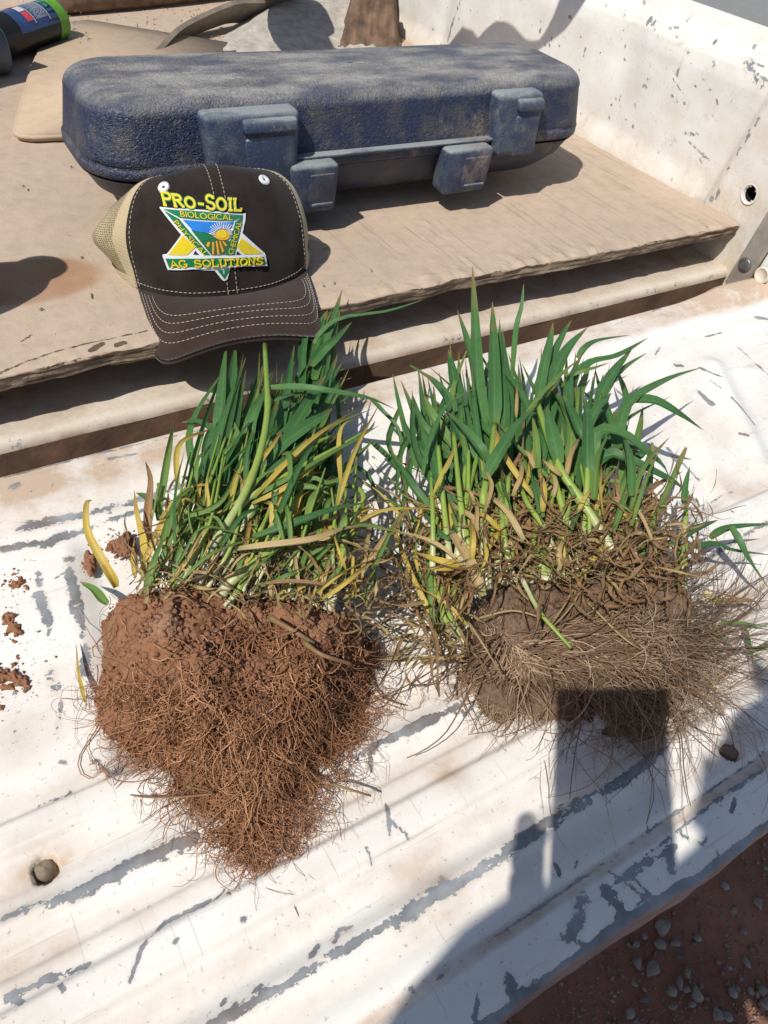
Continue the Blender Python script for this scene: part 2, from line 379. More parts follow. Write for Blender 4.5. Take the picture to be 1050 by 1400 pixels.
M = dict(
    paint=paint_mat('white_paint'), wallpaint=paint_mat('white_wall_paint', white=(.69, .68, .645), dirt=(.52, .42, .30), wear=.8),
    sillpaint=paint_mat('sill_paint', white=(.66, .60, .50), dirt=(.30, .18, .11), wear=1.0),
    brownmetal=simple('brown_grime', (.17, .100, .062), .8, 120, .0008, var=.4, vsc=18),
    board=wood_mat('dusty_plywood'), plank=wood_mat('dusty_plank', (.42, .325, .235), (.28, .21, .15)),
    steel=simple('worn_steel', (.30, .27, .23), .5, 200, .0003, .3, .25), bolt=simple('bolt_steel', (.16, .155, .15), .45, 300, .0003, .7, .3),
    rubber=simple('brown_plug', (.17, .135, .10), .7, 150, .0006, var=.3), blackhole=simple('dark_cavity', (.006, .006, .006), .9),
    leaf=leaf_mat('wheat_leaf', [(.048, .140, .038), (.086, .205, .058), (.034, .098, .038)], tip=(.30, .23, .07), tipstart=.86),
    pale=leaf_mat('pale_leaf', [(.115, .22, .05), (.20, .30, .075), (.08, .18, .05)], tip=(.38, .27, .09), tipstart=.75),
    yellow=leaf_mat('yellow_leaf', [(.54, .40, .06), (.62, .48, .13), (.45, .28, .05)], tip=(.30, .15, .05), tipstart=.6, trans=.3),
    straw=leaf_mat('straw_leaf', [(.50, .38, .19), (.44, .31, .13), (.33, .21, .09)], tip=(.24, .14, .06), tipstart=.6, trans=.2),
    dry=leaf_mat('dry_leaf', [(.25, .135, .058), (.33, .20, .095), (.15, .080, .035)], tip=(.16, .09, .05), tipstart=.6, trans=.15),
    stem=stem_mat('wheat_stem', (.52, .52, .33), (.24, .33, .06), (.17, .28, .045)), soilA=soil_mat('red_soil', (.315, .162, .094), (.235, .112, .062), (.37, .225, .15)),
    soilB=soil_mat('grey_brown_soil', (.215, .142, .098), (.16, .10, .066), (.25, .18, .13)),
    rootA=root_mat('red_roots', (.43, .225, .120), (.32, .158, .082), (.21, .104, .054)), rootB=root_mat('tan_roots', (.42, .29, .19), (.31, .205, .13), (.20, .128, .08)),
    lid=plastic_mat('blue_leather_plastic'), base=plastic_mat('blue_base_plastic', (.030, .036, .075), (.27, .25, .22), leather=False, dust_amt=.95),
    latch=plastic_mat('blue_grey_latch', (.032, .046, .095), (.25, .27, .27), leather=False, dust_amt=1.7, dark=(.025, .034, .06)),
    cap=cloth_mat('dark_brown_cloth', (.017, .0115, .0095), (.060, .045, .038), dust=.45), visor=cloth_mat('brown_visor_cloth', (.033, .020, .016), (.075, .050, .041), dust=.4),
    mesh=mesh_fabric('tan_mesh'), thread=thread_mat('cream_thread', (.62, .55, .46)), tanedge=cloth_mat('tan_binding', (.42, .34, .21), (.5, .42, .3)),
    white=thread_mat('white_thread', (.80, .80, .84)), green=thread_mat('green_thread', (.004, .19, .075)), yel=thread_mat('yellow_thread', (.80, .62, .02)),
    blue=thread_mat('blue_thread', (.02, .22, .72)), orange=thread_mat('orange_thread', (.85, .46, .03)), brown=thread_mat('brown_thread', (.33, .14, .05)), hill=thread_mat('dark_green_thread', (.03, .15, .05)),
    black=simple('black_plastic', (.012, .014, .013), .35, var=.3), lime=simple('green_plastic', (.10, .28, .03), .3, var=.2), greyrub=simple('grey_cap_plastic', (.10, .11, .13), .5, 90, .0006),
    strap=simple('worn_strip', (.20, .165, .125), .7, 160, .0006, var=.3, vsc=25), cement=simple('dusty_grey_sack', (.40, .365, .31), .95, 90, .002, var=.25, vsc=60),
    rag=simple('brown_rag', (.16, .10, .065), .95, 60, .002, var=.5, vsc=30), bumper=simple('bumper_steel', (.25, .25, .25), .5, var=.2),
    stone=simple('grey_stone', (.23, .205, .18), .9, 90, .004, var=.5, vsc=45), gravel=simple('fine_gravel', (.22, .16, .13), .9, 60, .002, var=.5, vsc=20),
    jug=simple('jug_plastic', (.55, .56, .58), .4), tyre=simple('tyre_rubber', (.02, .02, .02), .8, 80, .002),
    skin=simple('skin', (.42, .26, .19), .55), shirt=cloth_mat('shirt_cloth', (.10, .14, .22), (.2, .25, .33)), jeans=cloth_mat('jeans_cloth', (.03, .05, .10), (.08, .10, .16)), hair=simple('hair', (.03, .02, .015), .6), phone=simple('phone_black', (.01, .01, .012), .25), boot=simple('boot_leather', (.09, .05, .03), .6),
)

# ================================================================== LARGE STRUCTURE
# ground: one sheet to the horizon, dense where the camera looks
GZ = -0.75
ax = np.concatenate([np.linspace(-60, -2, 20), np.linspace(-1.8, .1, 12), np.linspace(.2, 1.6, 150), np.linspace(1.8, 9, 30), np.linspace(10, 80, 20)])
ay = np.concatenate([np.linspace(-60, -2, 20), np.linspace(-1.6, -.6, 10), np.linspace(-.5, .5, 110), np.linspace(.6, 8, 30), np.linspace(9, 90, 20)])
gx, gy = np.meshgrid(ax, ay, indexing='ij'); q = np.stack([gx.ravel(), gy.ravel(), 0*gx.ravel()], 1)
gz = GZ+.010*fbm(q, 9, 4, 3)+.004*fbm(q, 60, 3, 5)
k = NT('red_dirt'); v = k.co()
far = k.ramp(k.n('SeparateXYZ', v).outputs[0], 1.6, 2.6)
c = k.mix(k.ramp(k.noise(v, 7, 6, .65), .3, .7), rgb(.31, .155, .10), rgb(.22, .105, .068))
c = k.mix(k.ramp(k.noise(v, 120, 4, .7), .56, .72), c, rgb(.13, .075, .055))
c = k.mix(far, c, k.mix(k.noise(v, 30, 5, .7), rgb(.16, .16, .15), rgb(.28, .28, .27)))
k.set(Base_Color=c, Roughness=.97); k.bump(k.noise(v, 90, 6, .7), .006, .8)
tag(mk('ground', np.stack([q[:, 0], q[:, 1], gz], 1), grid_faces(len(ax), len(ay)), k.m), kind='structure')

truck = empty('pickup_truck', (.3, 1.2, GZ), 'old white pickup truck with its chipped tailgate lowered', 'pickup truck')

# ---- tailgate: pressed sheet, profile along Y plus pressed panels
XL, XR = -.42, 1.0
ax = np.concatenate([np.linspace(XL, -.11, 50), np.linspace(-.108, .78, 590), np.linspace(.783, XR, 90)])
ay = np.concatenate([np.linspace(.0, .56, 330)])
gx, gy = np.meshgrid(ax, ay, indexing='ij'); x = gx.ravel(); y = gy.ravel(); xy = np.stack([x, y], 1); q = np.stack([x, y, 0*x], 1)
z = .0012*fbm(q, 5, 3, 1)+.0004*fbm(q, 25, 3, 2)
g = lambda c, w, h: h*np.exp(-((y-c)/w)**2)
z += g(.098, .006, .0050)+g(.193, .006, .0050)+.0058*(sst(.128, .1335, y)-sst(.150, .156, y))+.0050*(sst(.226, .2315, y)-sst(.246, .2515, y))-.003*(sst(.166, .170, y)-sst(.180, .184, y))-g(.112, .007, .003)-g(.080, .006, .002)-g(.212, .006, .003)
edge = .029+.0035*np.interp(x, [-.4, .05, .14, .2, .25, .3, .36, .42, .6, 1.0], [0, .4, 0, .8, .2, -.8, -.4, .3, .3, 0])+.0012*fbm(q*[1, 0, 0], 60, 3, 9)
lip = .060
z -= .0035*sst(.068, .0655, y)                           # folded seam
z += .0016*sst(.060, .0585, y)
tt = np.clip((lip-y)/(lip-edge), 0, 3)
z -= .007*np.clip(tt, 0, 1)**2.2+np.where(tt > 1, (tt-1)*.045, 0)
# hinge-side roll
z += .004*sst(.487, .499, y)
z -= .055*np.clip((y-.542)/.018, 0, 1)**1.6*(1-.75*sst(.83, .90, x))
z += sst(.80, .90, x)*sst(.505, .525, y)*.009
# pressed panels either side
def ldist(p0, p1):
    a = P(*p0)[:2]; b = P(*p1)[:2]; e = (b-a)/np.linalg.norm(b-a); w = xy-a; return w[:, 0]*e[1]-w[:, 1]*e[0]
iny = sst(.462, .440, y)
s1 = -ldist((93, 767), (125, 940)); pl = sst(-.002, .022, s1)*iny*sst(.235, .262, y)*(x < .25)
z -= .008*pl
s2 = ldist((920, 505), (993, 673)); pr = sst(.0, .016, s2)*iny*sst(.248, .268, y)*(x > .3); z -= .0075*pr
rid = linesdf(xy, [P(975, 500), P(1045, 640)]); z += .0055*np.exp(-(rid/.012)**2)
rid = linesdf(xy, [P(870, 560), P(940, 720)]); z += .003*np.exp(-(rid/.010)**2)
# recesses of the plugs
dr1 = np.linalg.norm(xy-P(60, 1187)[:2], axis=1); dr2 = np.linalg.norm(xy-P(1000, 1025)[:2], axis=1)
z -= .010*sst(.0075, .0065, dr1)+.012*sst(.0078, .007, dr2)+.001*np.exp(-(dr1/.011)**2)
# chips: (pixels, half width m)
chips = [([(29, 722), (120, 703), (200, 682), (262, 660), (330, 640)], .0075, 1.0), ([(6, 752), (90, 735), (186, 700), (260, 682)], .005, .9), ([(60, 745), (85, 733)], .007, 1.1),
    ([(93, 765), (98, 800), (107, 830), (118, 897), (116, 920)], .0055, 1.0), ([(55, 812), (66, 850), (70, 890), (73, 950)], .0055, 1.0), ([(78, 1000), (85, 960)], .003, .9), ([(52, 785), (54, 800)], .004, .9),
    ([(130, 1040), (150, 1060), (200, 1020)], .004, .8), ([(53, 1104), (95, 1085)], .004, 1.0), ([(10, 1255), (60, 1240), (105, 1225), (170, 1190), (263, 1148)], .0055, 1.05), ([(220, 1168), (262, 1150)], .008, 1.0), ([(100, 1230), (150, 1200)], .005, 1.0),
    ([(480, 1042), (520, 1020), (580, 990), (640, 962)], .005, 1.0), ([(505, 1035), (508, 1050)], .003, .8),
    ([(290, 1404), (380, 1354), (460, 1305), (520, 1272), (600, 1226)], .0042, 1.2), ([(540, 1265), (590, 1225), (605, 1210)], .006, 1.0), ([(600, 1228), (690, 1172), (747, 1128)], .005, 1.15), ([(690, 1165), (747, 1128), (830, 1085), (902, 1030)], .0048, 1.05), ([(760, 1110), (840, 1075)], .005, .95),
    ([(456, 1292), (466, 1270), (480, 1268)], .003, 1.0), ([(425, 1310), (435, 1292)], .003, 1), ([(320, 1380), (322, 1372)], .002, 1.2), ([(350, 1360), (358, 1350)], .003, 1),
    ([(180, 1345), (195, 1300), (225, 1262), (285, 1233)], .0022, 1.3), ([(10, 1362), (60, 1340), (120, 1320)], .0035, 1.1), ([(10, 1362), (30, 1372)], .002, 1.2),
    ([(528, 1100), (532, 1150)], .0013, 1.3), ([(530, 1125), (560, 1150)], .0013, 1.3), ([(500, 1163), (508, 1182)], .0022, 1.2),
    ([(675, 1385), (740, 1330), (790, 1240), (850, 1215), (900, 1170)], .003, .5), ([(700, 1340), (720, 1400)], .006, 1.05), ([(740, 1345), (735, 1375)], .006, 1.1), ([(800, 1225), (790, 1260), (780, 1280)], .0065, 1.15), ([(830, 1215), (860, 1245), (850, 1265)], .008, 1.1),
    ([(835, 1190), (890, 1225)], .002, 1.2), ([(860, 1190), (903, 1228)], .0017, 1.2), ([(918, 1160), (922, 1187)], .005, 1.3), ([(925, 1155), (880, 1180), (845, 1205)], .0035, 1.0), ([(655, 1350), (652, 1390)], .003, 1.2), ([(770, 1275), (815, 1290)], .002, 1.2),
    ([(935, 1140), (965, 1150), (970, 1140)], .0022, 1.3), ([(985, 1155), (997, 1180)], .001, 1.3), ([(1007, 1090), (1003, 1108)], .0018, 1.3), ([(845, 1202), (960, 1108), (1050, 1046)], .0028, .85), ([(760, 1180), (765, 1195)], .002, 1.2),
    ([(956, 503), (985, 522)], .0012, 1.3), ([(1008, 474), (1050, 512)], .0018, 1.3), ([(970, 521), (984, 535)], .0014, 1.3), ([(955, 535), (972, 552)], .005, 1.0), ([(997, 549), (1031, 583)], .0018, 1.2), ([(917, 604), (960, 648)], .0022, 1.2), ([(916, 604), (930, 625)], .004, .95), ([(888, 600), (905, 622)], .003, .9),
    ([(950, 672), (975, 697)], .004, .8), ([(925, 500), (932, 500)], .004, 1.1), ([(963, 461), (986, 455)], .0022, 1.2), ([(896, 485), (902, 475)], .002, 1.2), ([(1036, 434), (1050, 436)], .006, 1.2), ([(845, 525), (862, 540)], .002, 1.2), ([(1010, 595), (1020, 600)], .002, 1.2),
    ([(0, 660), (120, 628), (290, 590)], .0022, .75), ([(150, 632), (185, 626)], .0025, 1.0), ([(20, 672), (25, 668)], .006, .8), ([(840, 447), (920, 419)], .002, .7), ([(940, 690), (1000, 672)], .003, .85), ([(870, 780), (960, 765), (1050, 712)], .003, .8), ([(600, 1335), (700, 1265), (917, 1115), (1050, 1025)], .0018, .7)]
chip = np.zeros(len(x))
for pts, w, s in chips:
    d = linesdf(xy, [P(*p) for p in pts]); chip = np.maximum(chip, .92*s*np.clip(1-d/(w*1.08), 0, 1)*(.72+.75*np.clip(fbm(q, 26, 3, 140+len(pts))+.35, 0, 1)))
chip = np.maximum(chip, 1.25*sst(.0058, .0025, y-edge+.003*fbm(q, 30, 3, 4))*(y < .05))
# random short scratches
for _ in range(70):
    px, py = random.uniform(0, 1050), random.uniform(600, 1390); a = P(px, py)
    if not (.05 < a[1] < .54): continue
    an = random.choice([random.uniform(.2, 1.0), random.uniform(-1.2, -.6), random.uniform(1.2, 1.9)]); l = random.choice([.001, .0015, .002, .003, .004, .008])
    m_ = (np.abs(x-a[0]) < .03) & (np.abs(y-a[1]) < .03)
    d = linesdf(xy[m_], [a, a+np.array([math.cos(an)*l, math.sin(an)*l, 0])]); chip[m_] = np.maximum(chip[m_], random.uniform(.7, 1.1)*np.clip(1-d/random.uniform(.0010, .0022), 0, 1))
dust = .55*sst(.500, .515, y)+.40*sst(.46, .50, y)*sst(.25, .0, x)
dust += .6*sst(.80, .88, x)*sst(.49, .52, y)+.30*np.exp(-((y-.256)/.010)**2)+.25*np.exp(-((y-.120)/.010)**2)+.32*np.exp(-((y-.170)/.010)**2)+.3*np.exp(-((y-.213)/.008)**2)+.2*np.exp(-((y-.083)/.007)**2)  # groove dirt, deepened in colour to bring out ribs the sun barely shades
dust *= 1.35; dust += .75*sst(.066, .064, y)*sst(.056, .059, y)+.5*np.exp(-(dr1/.012)**2)+.35*np.exp(-(dr2/.013)**2)
for p, r, s in [((960, 570), .03, .35), ((985, 660), .02, .5), ((610, 1060), .012, .7), ((40, 1000), .03, .25), ((590, 1215), .02, .5), ((420, 1200), .03, .2), ((850, 520), .03, .3), ((1000, 790), .05, .3), ((60, 1180), .02, .4), ((20, 1300), .03, .3)]:
    dust += s*np.exp(-(np.linalg.norm(xy-P(*p)[:2], axis=1)/r)**2)
tg_v = np.stack([x, np.maximum(y, edge), z], 1)
tail = mk('tailgate', tg_v, grid_faces(len(ax), len(ay)), M['paint'], truck, attrs={'chip': chip, 'dust': np.clip(dust, 0, 1.2)})
# outer skin and thickness of the gate, below the pressed sheet
bx = MB(); bx.add(*box(((XL+XR)/2, .30, -.045), (XR-XL-.01, .50, .045), bev=.012)); bx.build('outer_skin', M['paint'], tail)
def plug(px, py, r, z0, mt):
    c = P(px, py, z0); prof = [(0, .0022), (r*.55, .002), (r*.8, .0012), (r, -.001), (r, -.006)]
    n = 24; V = []; 
    for (rr, zz) in prof:
        for j in range(n): a = 2*math.pi*j/n; V.append((c[0]+rr*math.cos(a), c[1]+rr*math.sin(a), z0+zz+.0006*math.sin(3*a)*(rr > 0)))
    return mk('drain_plug', np.array(V), grid_faces(len(prof), n, True), mt, tail)
plug(60, 1187, .0060, -.007, M['rubber']); plug(1000, 1025, .0066, -.007, M['rubber'])

# ---- sill at the end of the bed floor (rounded front, brown riser below)
prof = [(.80, -.001), (.70, -.001), (.64, 0), (.61, .001), (.600, .001), (.594, -.0008), (.590, -.005), (.5885, -.010)]
xs = np.linspace(XL, 1.0, 300); V = []; at = []
for i, (yy, zz) in enumerate(prof):
    n_ = fbm(np.stack([xs*12, 0*xs+yy*40, 0*xs], 1), 1, 4, 6)
    V.append(np.stack([xs, yy+.0008*n_, zz+.0008*n_], 1))
    at.append(np.clip([.5, .5, .6, .45, .35, .15, .35, .9][i]+.25*n_, 0, 1.3))
V = np.array(V).transpose(1, 0, 2).reshape(-1, 3); at = np.array(at).T.ravel()
sy = V[:, 1]; chp = .28*np.exp(-((V[:, 2]+.006)/.004)**2)
mk('bed_sill', V, grid_faces(len(xs), len(prof)), M['sillpaint'], truck, attrs={'dust': at, 'chip': chp})
zr = np.linspace(-.0095, -.10, 24); gx, gz_ = np.meshgrid(xs, zr, indexing='ij'); q = np.stack([gx.ravel(), 0*gx.ravel(), gz_.ravel()], 1)
mk('sill_riser', np.stack([q[:, 0], .5888+.001*fbm(q, 40, 4, 15)+.004*sst(-.03, -.02, q[:, 2])*0, q[:, 2]], 1), grid_faces(len(xs), len(zr)), M['brownmetal'], truck)
bx = MB(); bx.add(*box((.28, 1.49, .021), (1.36, 1.60, .040), bev=.003)); bx.build('bed_floor', M['brownmetal'], truck)
bx = MB(); bx.add(*box((.28, 1.5, -.05), (1.36, 1.5, .05), bev=.003)); bx.build('floor_frame', M['brownmetal'], truck)
bx = MB(); bx.add(*box((.3, 2.28, .2), (1.44, .03, .5), bev=.01)); bx.build('front_wall', M['wallpaint'], truck)
bx = MB(); bx.add(*box((-.45, 1.42, .12), (.06, 1.68, .30), bev=.02)); bx.build('side_wall', M['wallpaint'], truck)
bx = MB(); bx.add(*box((.3, .50, -.26), (1.46, .10, .13), bev=.02)); bx.build('rear_bumper', M['bumper'], truck)
bx = MB(); bx.add(*box((.3, 1.45, -.20), (1.2, 1.6, .2), bev=.03)); bx.build('chassis', M['tyre'], truck)
for sx in (-.36, .96):
    n = 40; prof_ = [(-.09, .17), (-.09, .29), (-.07, .325), (.07, .325), (.09, .29), (.09, .17), (.03, .12), (.03, .0)]; V = []
    for (xx, rr) in prof_:
        for j in range(n): a = 2*math.pi*j/n; V.append((sx+xx, 1.62+rr*math.cos(a), GZ+.325+rr*math.sin(a)))
    mk('wheel', np.array(V), grid_faces(len(prof_), n, True), M['tyre'], truck)

# ---- right side wall: pressed inner skin with dents, rolled rail, post at the rear
X0 = .972
ys = np.linspace(.53, 2.26, 440); t = np.linspace(0, 1, 150)
# profile: bottom ledge -> wall -> rounded shoulder -> rail top -> outer face
pz = np.interp(t, [0, .02, .62, .70, .76, .88, .92, 1], [-.10, -.03, .212, .232, .246, .262, .258, -.30])
px_ = np.interp(t, [0, .02, .60, .66, .70, .76, .86, .90, .93, 1], [0, 0, .006, .010, .016, .028, .050, .060, .064, .07])
gy, gt = np.meshgrid(ys, np.arange(len(t)), indexing='ij'); y = gy.ravel(); ti = gt.ravel()
zz = pz[ti]+0; xx = X0+px_[ti]
q = np.stack([y, zz, 0*y], 1)
wallm = sst(.28, .23, zz)*sst(.93, .90, t[ti])
bow = .010*np.exp(-(((y-.88)/.05)**2))*sst(.10, .21, zz)*wallm                # crease by the corner
d1 = PX(855, 60, X0); dd = np.hypot((y-d1[1])/.045, (zz-d1[2])/.06)
xx += .014*np.exp(-dd**2)*wallm-bow*.6+.004*fbm(q, 6, 3, 8)*wallm+.0012*fbm(q, 30, 3, 12)*wallm
# wall flares into the floor
xx -= .010*sst(.095, .055, zz)*(y > .69)
xx += .006*np.exp(-((y-1.36)/.02)**2)*wallm                                  # vertical seam near the front
# rear post stands proud of the wall
post = sst(.679, .667, y+.19*(zz-.058))
xx -= .006*post*sst(.30, .2, zz)*(t[ti] < .8)
Vw = np.stack([xx, y, zz], 1)
yz = np.stack([y, zz], 1)
chip = np.zeros(len(y)); dustw = .55*sst(.12, .06, zz)+.3*sst(.68, .66, y)+.35*np.exp(-(((zz-.255)/.010)**2))
def wl(pts, w, s):
    global chip
    d = linesdf(yz, [PX(*p, X0)[1:] for p in pts]); chip = np.maximum(chip, s*np.clip(1-d/w, 0, 1))
wl([(966, 282), (1000, 225), (1050, 140)], .0022, .6); wl([(975, 275), (984, 262)], .004, .9)
for p, w, s in [([(1015, 80), (1030, 110), (1050, 105)], .016, .42), ([(1020, 95), (1045, 112)], .004, .75), ([(1030, 80), (1050, 92)], .004, .7), ([(1012, 85), (1028, 108)], .003, .8), ([(1025, 88), (1050, 98)], .003, .8)]: wl(p, w, s)
wl([(790, 83), (796, 66)], .0025, 1.2); wl([(932, 130), (918, 108)], .0015, .9); wl([(935, 70), (923, 105)], .0013, 1.0); wl([(934, 183), (952, 184)], .0025, 1.0); wl([(940, 195), (970, 222), (980, 225)], .0025, .8)
wl([(879, 117), (882, 119)], .005, 1.3); wl([(875, 25), (874, 33)], .003, 1.2); wl([(884, 30), (883, 36)], .003, 1.2); wl([(610, 55), (620, 20), (628, 0)], .004, 1.0); wl([(906, 40), (914, 38)], .004, 1.0); wl([(735, 30), (734, 45)], .002, 1.2)
for _ in range(260):
    px, py = random.uniform(590, 1050), random.uniform(5, 300); a = PX(px, py, X0)[1:]
    if not (.69 < a[0] < 1.7 and .05 < a[1] < .245): continue
    an = random.gauss(1.15, .25); l = random.choice([.0005, .001, .002, .003, .006]); m_ = (np.abs(y-a[0]) < .02) & (np.abs(zz-a[1]) < .02)
    d = linesdf(yz[m_], [a, a+np.array([math.cos(an)*l, math.sin(an)*l])]); chip[m_] = np.maximum(chip[m_], random.uniform(.7, 1.1)*np.clip(1-d/random.uniform(.0016, .0028), 0, 1))
Fw = grid_faces(len(ys), len(t))
hole = PX(1022, 266, X0-.006); 
fc = Vw[Fw].mean(1); Fw = Fw[~((np.hypot((fc[:, 1]-hole[1])/.0095, (fc[:, 2]-hole[2])/.0105) < 1) & (fc[:, 0] < X0+.03))]
wall = mk('side_wall', Vw, Fw, M['wallpaint'], truck, attrs={'chip': chip, 'dust': np.clip(dustw, 0, 1)})
# rim and cavity of the hole
n = 28; V = []; pr_ = [(.0125, -.0012), (.0112, -.0018), (.0100, -.0006), (.0096, .004), (.0094, .03), (.0, .03)]
hx = X0-.006
near = np.argmin(np.hypot(Vw[:, 1]-hole[1]-.013, Vw[:, 2]-hole[2])+(t[ti] > .6)*9); hx = Vw[near, 0]-.0005
for rr, dx in pr_:
    for j in range(n): a = 2*math.pi*j/n; V.append((hx+dx, hole[1]+rr*math.cos(a), hole[2]+rr*1.08*math.sin(a)))
mk('hole_rim', np.array(V)[:4*n], grid_faces(4, n, True), M['wallpaint'], wall); mk('hole_cavity', np.array(V)[3*n:], grid_faces(3, n, True), M['blackhole'], wall)
# steel strap of the gate stay, bolt, hinge plate
A = PX(1003, 392, .957); Bp = PX(1068, 288, .957); Bp = A+(Bp-A)*1.9; dirn = (Bp-A)/np.linalg.norm(Bp-A); side = np.array([0, 1, 0])-dirn*dirn[1]; side /= np.linalg.norm(side); nor = np.cross(side, dirn)
def slab(c0, c1, w, th, nor, side):
    V = []; 
    for c in (c0, c1):
        for sx, sn in ((-1, 0), (-.86, 1), (.86, 1), (1, 0)): V.append(c+side*sx*w/2+nor*sn*th)
    return np.array(V), [[0, 1, 5, 4], [1, 2, 6, 5], [2, 3, 7, 6], [3, 2, 1, 0], [4, 5, 6, 7], [0, 4, 7, 3]]
if nor[0] > 0: nor = -nor
mbs = MB(); mbs.add(*slab(A, Bp, .030, .005, nor, side)); st_ = mbs.build('gate_stay', M['steel'], truck, smooth=False)
def disc(c, nrm_, r, h, n=24, prof=None):
    nrm_ = np.asarray(nrm_)/np.linalg.norm(nrm_); a = np.cross(nrm_, [0, .3, 1]); a /= np.linalg.norm(a); b = np.cross(nrm_, a); V = []
    prof = prof or [(r, 0), (r, h*.6), (r*.82, h), (r*.3, h*1.15), (0, h*1.15)]
    for rr, hh in prof:
        for j in range(n): an = 2*math.pi*j/n; V.append(np.asarray(c)+nrm_*hh+rr*(math.cos(an)*a+math.sin(an)*b))
    return np.array(V), grid_faces(len(prof), n, True)
mk('bolt', *disc(A+dirn*.036+nor*.005, nor, .0095, .003), M['bolt'], st_)
mbs = MB(); mbs.add(*slab(A+np.array([.006, -.036, -.03]), Bp+np.array([.010, -.036, .03]), .050, .004, nor, side)); hp = mbs.build('hinge_plate', M['wallpaint'], truck, smooth=False)
mk('screw', *disc(PX(1043, 376, .958), nor, .011, .003, prof=[(.011, 0), (.011, .003), (.009, .004), (.0085, .003), (0, .003)]), M['sillpaint'], hp)
bpy.context.view_layer.update()
# ================================================================== OBJECTS
# ---- big plywood board on the bed floor
BT, BB = .060, .0425
bx_ = np.concatenate([np.linspace(-.40, -.06, 40), np.linspace(-.055, .9685, 480)])
def edge_y(x, s=0):
    q = np.stack([x, 0*x+s*.7, 0*x], 1)
    e = .6035+.0018*fbm(q, 14, 5, 21)+.0020*fbm(q, 90, 4, 22)
    for c, w, h in [(.59, .05, .006), (.50, .03, .010), (.42, .04, .006), (.545, .015, .005), (.03, .06, -.003), (.12, .02, .004), (.34, .03, .004)]:
        e = e+.55*h*np.exp(-((x-c)/w)**2)*(1+.5*s)
    return e
ro = np.concatenate([np.linspace(0, .05, 34), np.linspace(.053, .5, 150), np.linspace(.51, 1.62, 60)])
rows = []
top_e = edge_y(bx_)
layers = [(BB, .004, .9), (BB+.0035, .0005, 1), (BB+.006, .0022, 1), (BB+.009, .0002, 1), (BB+.012, .0018, 1), (BB+.0145, 0, .8), (BT-.0012, .0003, .5)]
V = []; ply = []
V.append(np.stack([bx_, edge_y(bx_, 1)+.02, 0*bx_+BB], 1)); ply.append(0*bx_+1)
for zz, off, p_ in layers:
    q = np.stack([bx_*45, 0*bx_+zz*900, 0*bx_], 1)
    V.append(np.stack([bx_, edge_y(bx_, (BT-zz)*40)+off+.0026*fbm(q, 1, 3, 31), zz+.0008*fbm(q, .6, 3, 33)], 1)); ply.append(0*bx_+p_)
for r in ro:
    yy = top_e+.0012+r; q = np.stack([bx_, yy, 0*bx_], 1)
    zz = BT+.0010*fbm(q, 8, 4, 41)+.0006*fbm(q, 60, 3, 42)-.0018*np.exp(-(r/.006)**2)*(1+fbm(q, 40, 3, 43))
    # splintered patch along the edge
    rough = np.exp(-(r/.03)**2)*(.35+np.exp(-((bx_-.50)/.10)**2)+.9*np.exp(-((bx_-.66)/.07)**2))
    zz = zz+.0035*rough*fbm(q, 70, 4, 44)
    V.append(np.stack([bx_, yy, zz], 1)); ply.append(0*bx_+0)
V = np.array(V); nr = len(V); V = V.reshape(-1, 3); ply = np.array(ply).ravel(); xy = V[:, :2]
grain = sst(.25, .55, V[:, 0])*sst(1.25, 1.0, V[:, 1])*.9+.1
c = P(30, 385, BT); stain = np.clip(1-np.hypot((V[:, 0]-c[0])/.085, (V[:, 1]-c[1])/.050), 0, 1); stain = sst(.0, .25, stain+.05*fbm(V, 20, 3, 51))*.8
crack = np.zeros(len(V))
for pts, w, s in [([(0, 508), (60, 485), (115, 470), (165, 460), (200, 452)], .0035, .8), ([(10, 520), (90, 492), (150, 482)], .003, .75), ([(125, 478), (140, 470)], .006, 1.2), ([(160, 471), (170, 468)], .005, 1.3), ([(30, 466), (42, 458)], .003, 1.1), ([(750, 378), (785, 368)], .004, 1), ([(670, 392), (720, 385)], .003, .8), ([(865, 338), (875, 334)], .003, .9), ([(955, 300), (968, 310)], .002, .9)]:
    d = linesdf(xy, [P(*p, BT) for p in pts]); crack = np.maximum(crack, s*np.clip(1-d/w, 0, 1)*(ply < .9))
board = mk('plywood_board', V, grid_faces(nr, len(bx_))[:, ::-1].copy(), M['board'], attrs={'ply': ply, 'grain': grain, 'stain': stain, 'crack': crack}, origin=(.3, 1.3, BB))
tag(board, 'large dusty plywood board with a rotted front edge lying in the truck bed', 'board')

# ---- small plank behind the tool case
pl = [P(16, 175, .072), P(22, 150, .072), P(40, 92, .072), P(62, 40, .072), P(70, 32, .072), P(120, 26, .072), P(330, 60, .072), P(300, 120, .072), P(97, 182, .072), P(40, 184, .072), P(20, 181, .072)]
pl = np.array([p[:2] for p in pl]); bm = bmesh.new(); vs = [bm.verts.new((p[0], p[1], .0622)) for p in pl]; f = bm.faces.new(vs)
r = bmesh.ops.extrude_face_region(bm, geom=[f]); bmesh.ops.translate(bm, verts=[v for v in r['geom'] if isinstance(v, bmesh.types.BMVert)], vec=(0, 0, .010)); bmesh.ops.recalc_face_normals(bm, faces=bm.faces[:])
bmesh.ops.bevel(bm, geom=bm.edges[:], offset=.003, segments=3, affect='EDGES'); bm.verts.index_update()
V = np.array([v.co[:] for v in bm.verts]); F = [[v.index for v in f.verts] for f in bm.faces]; bm.free()
tag(mk('plank', V, F, M['plank'], origin=V.mean(0)), 'short dusty plank with a rounded corner lying on the board behind the tool case', 'plank')

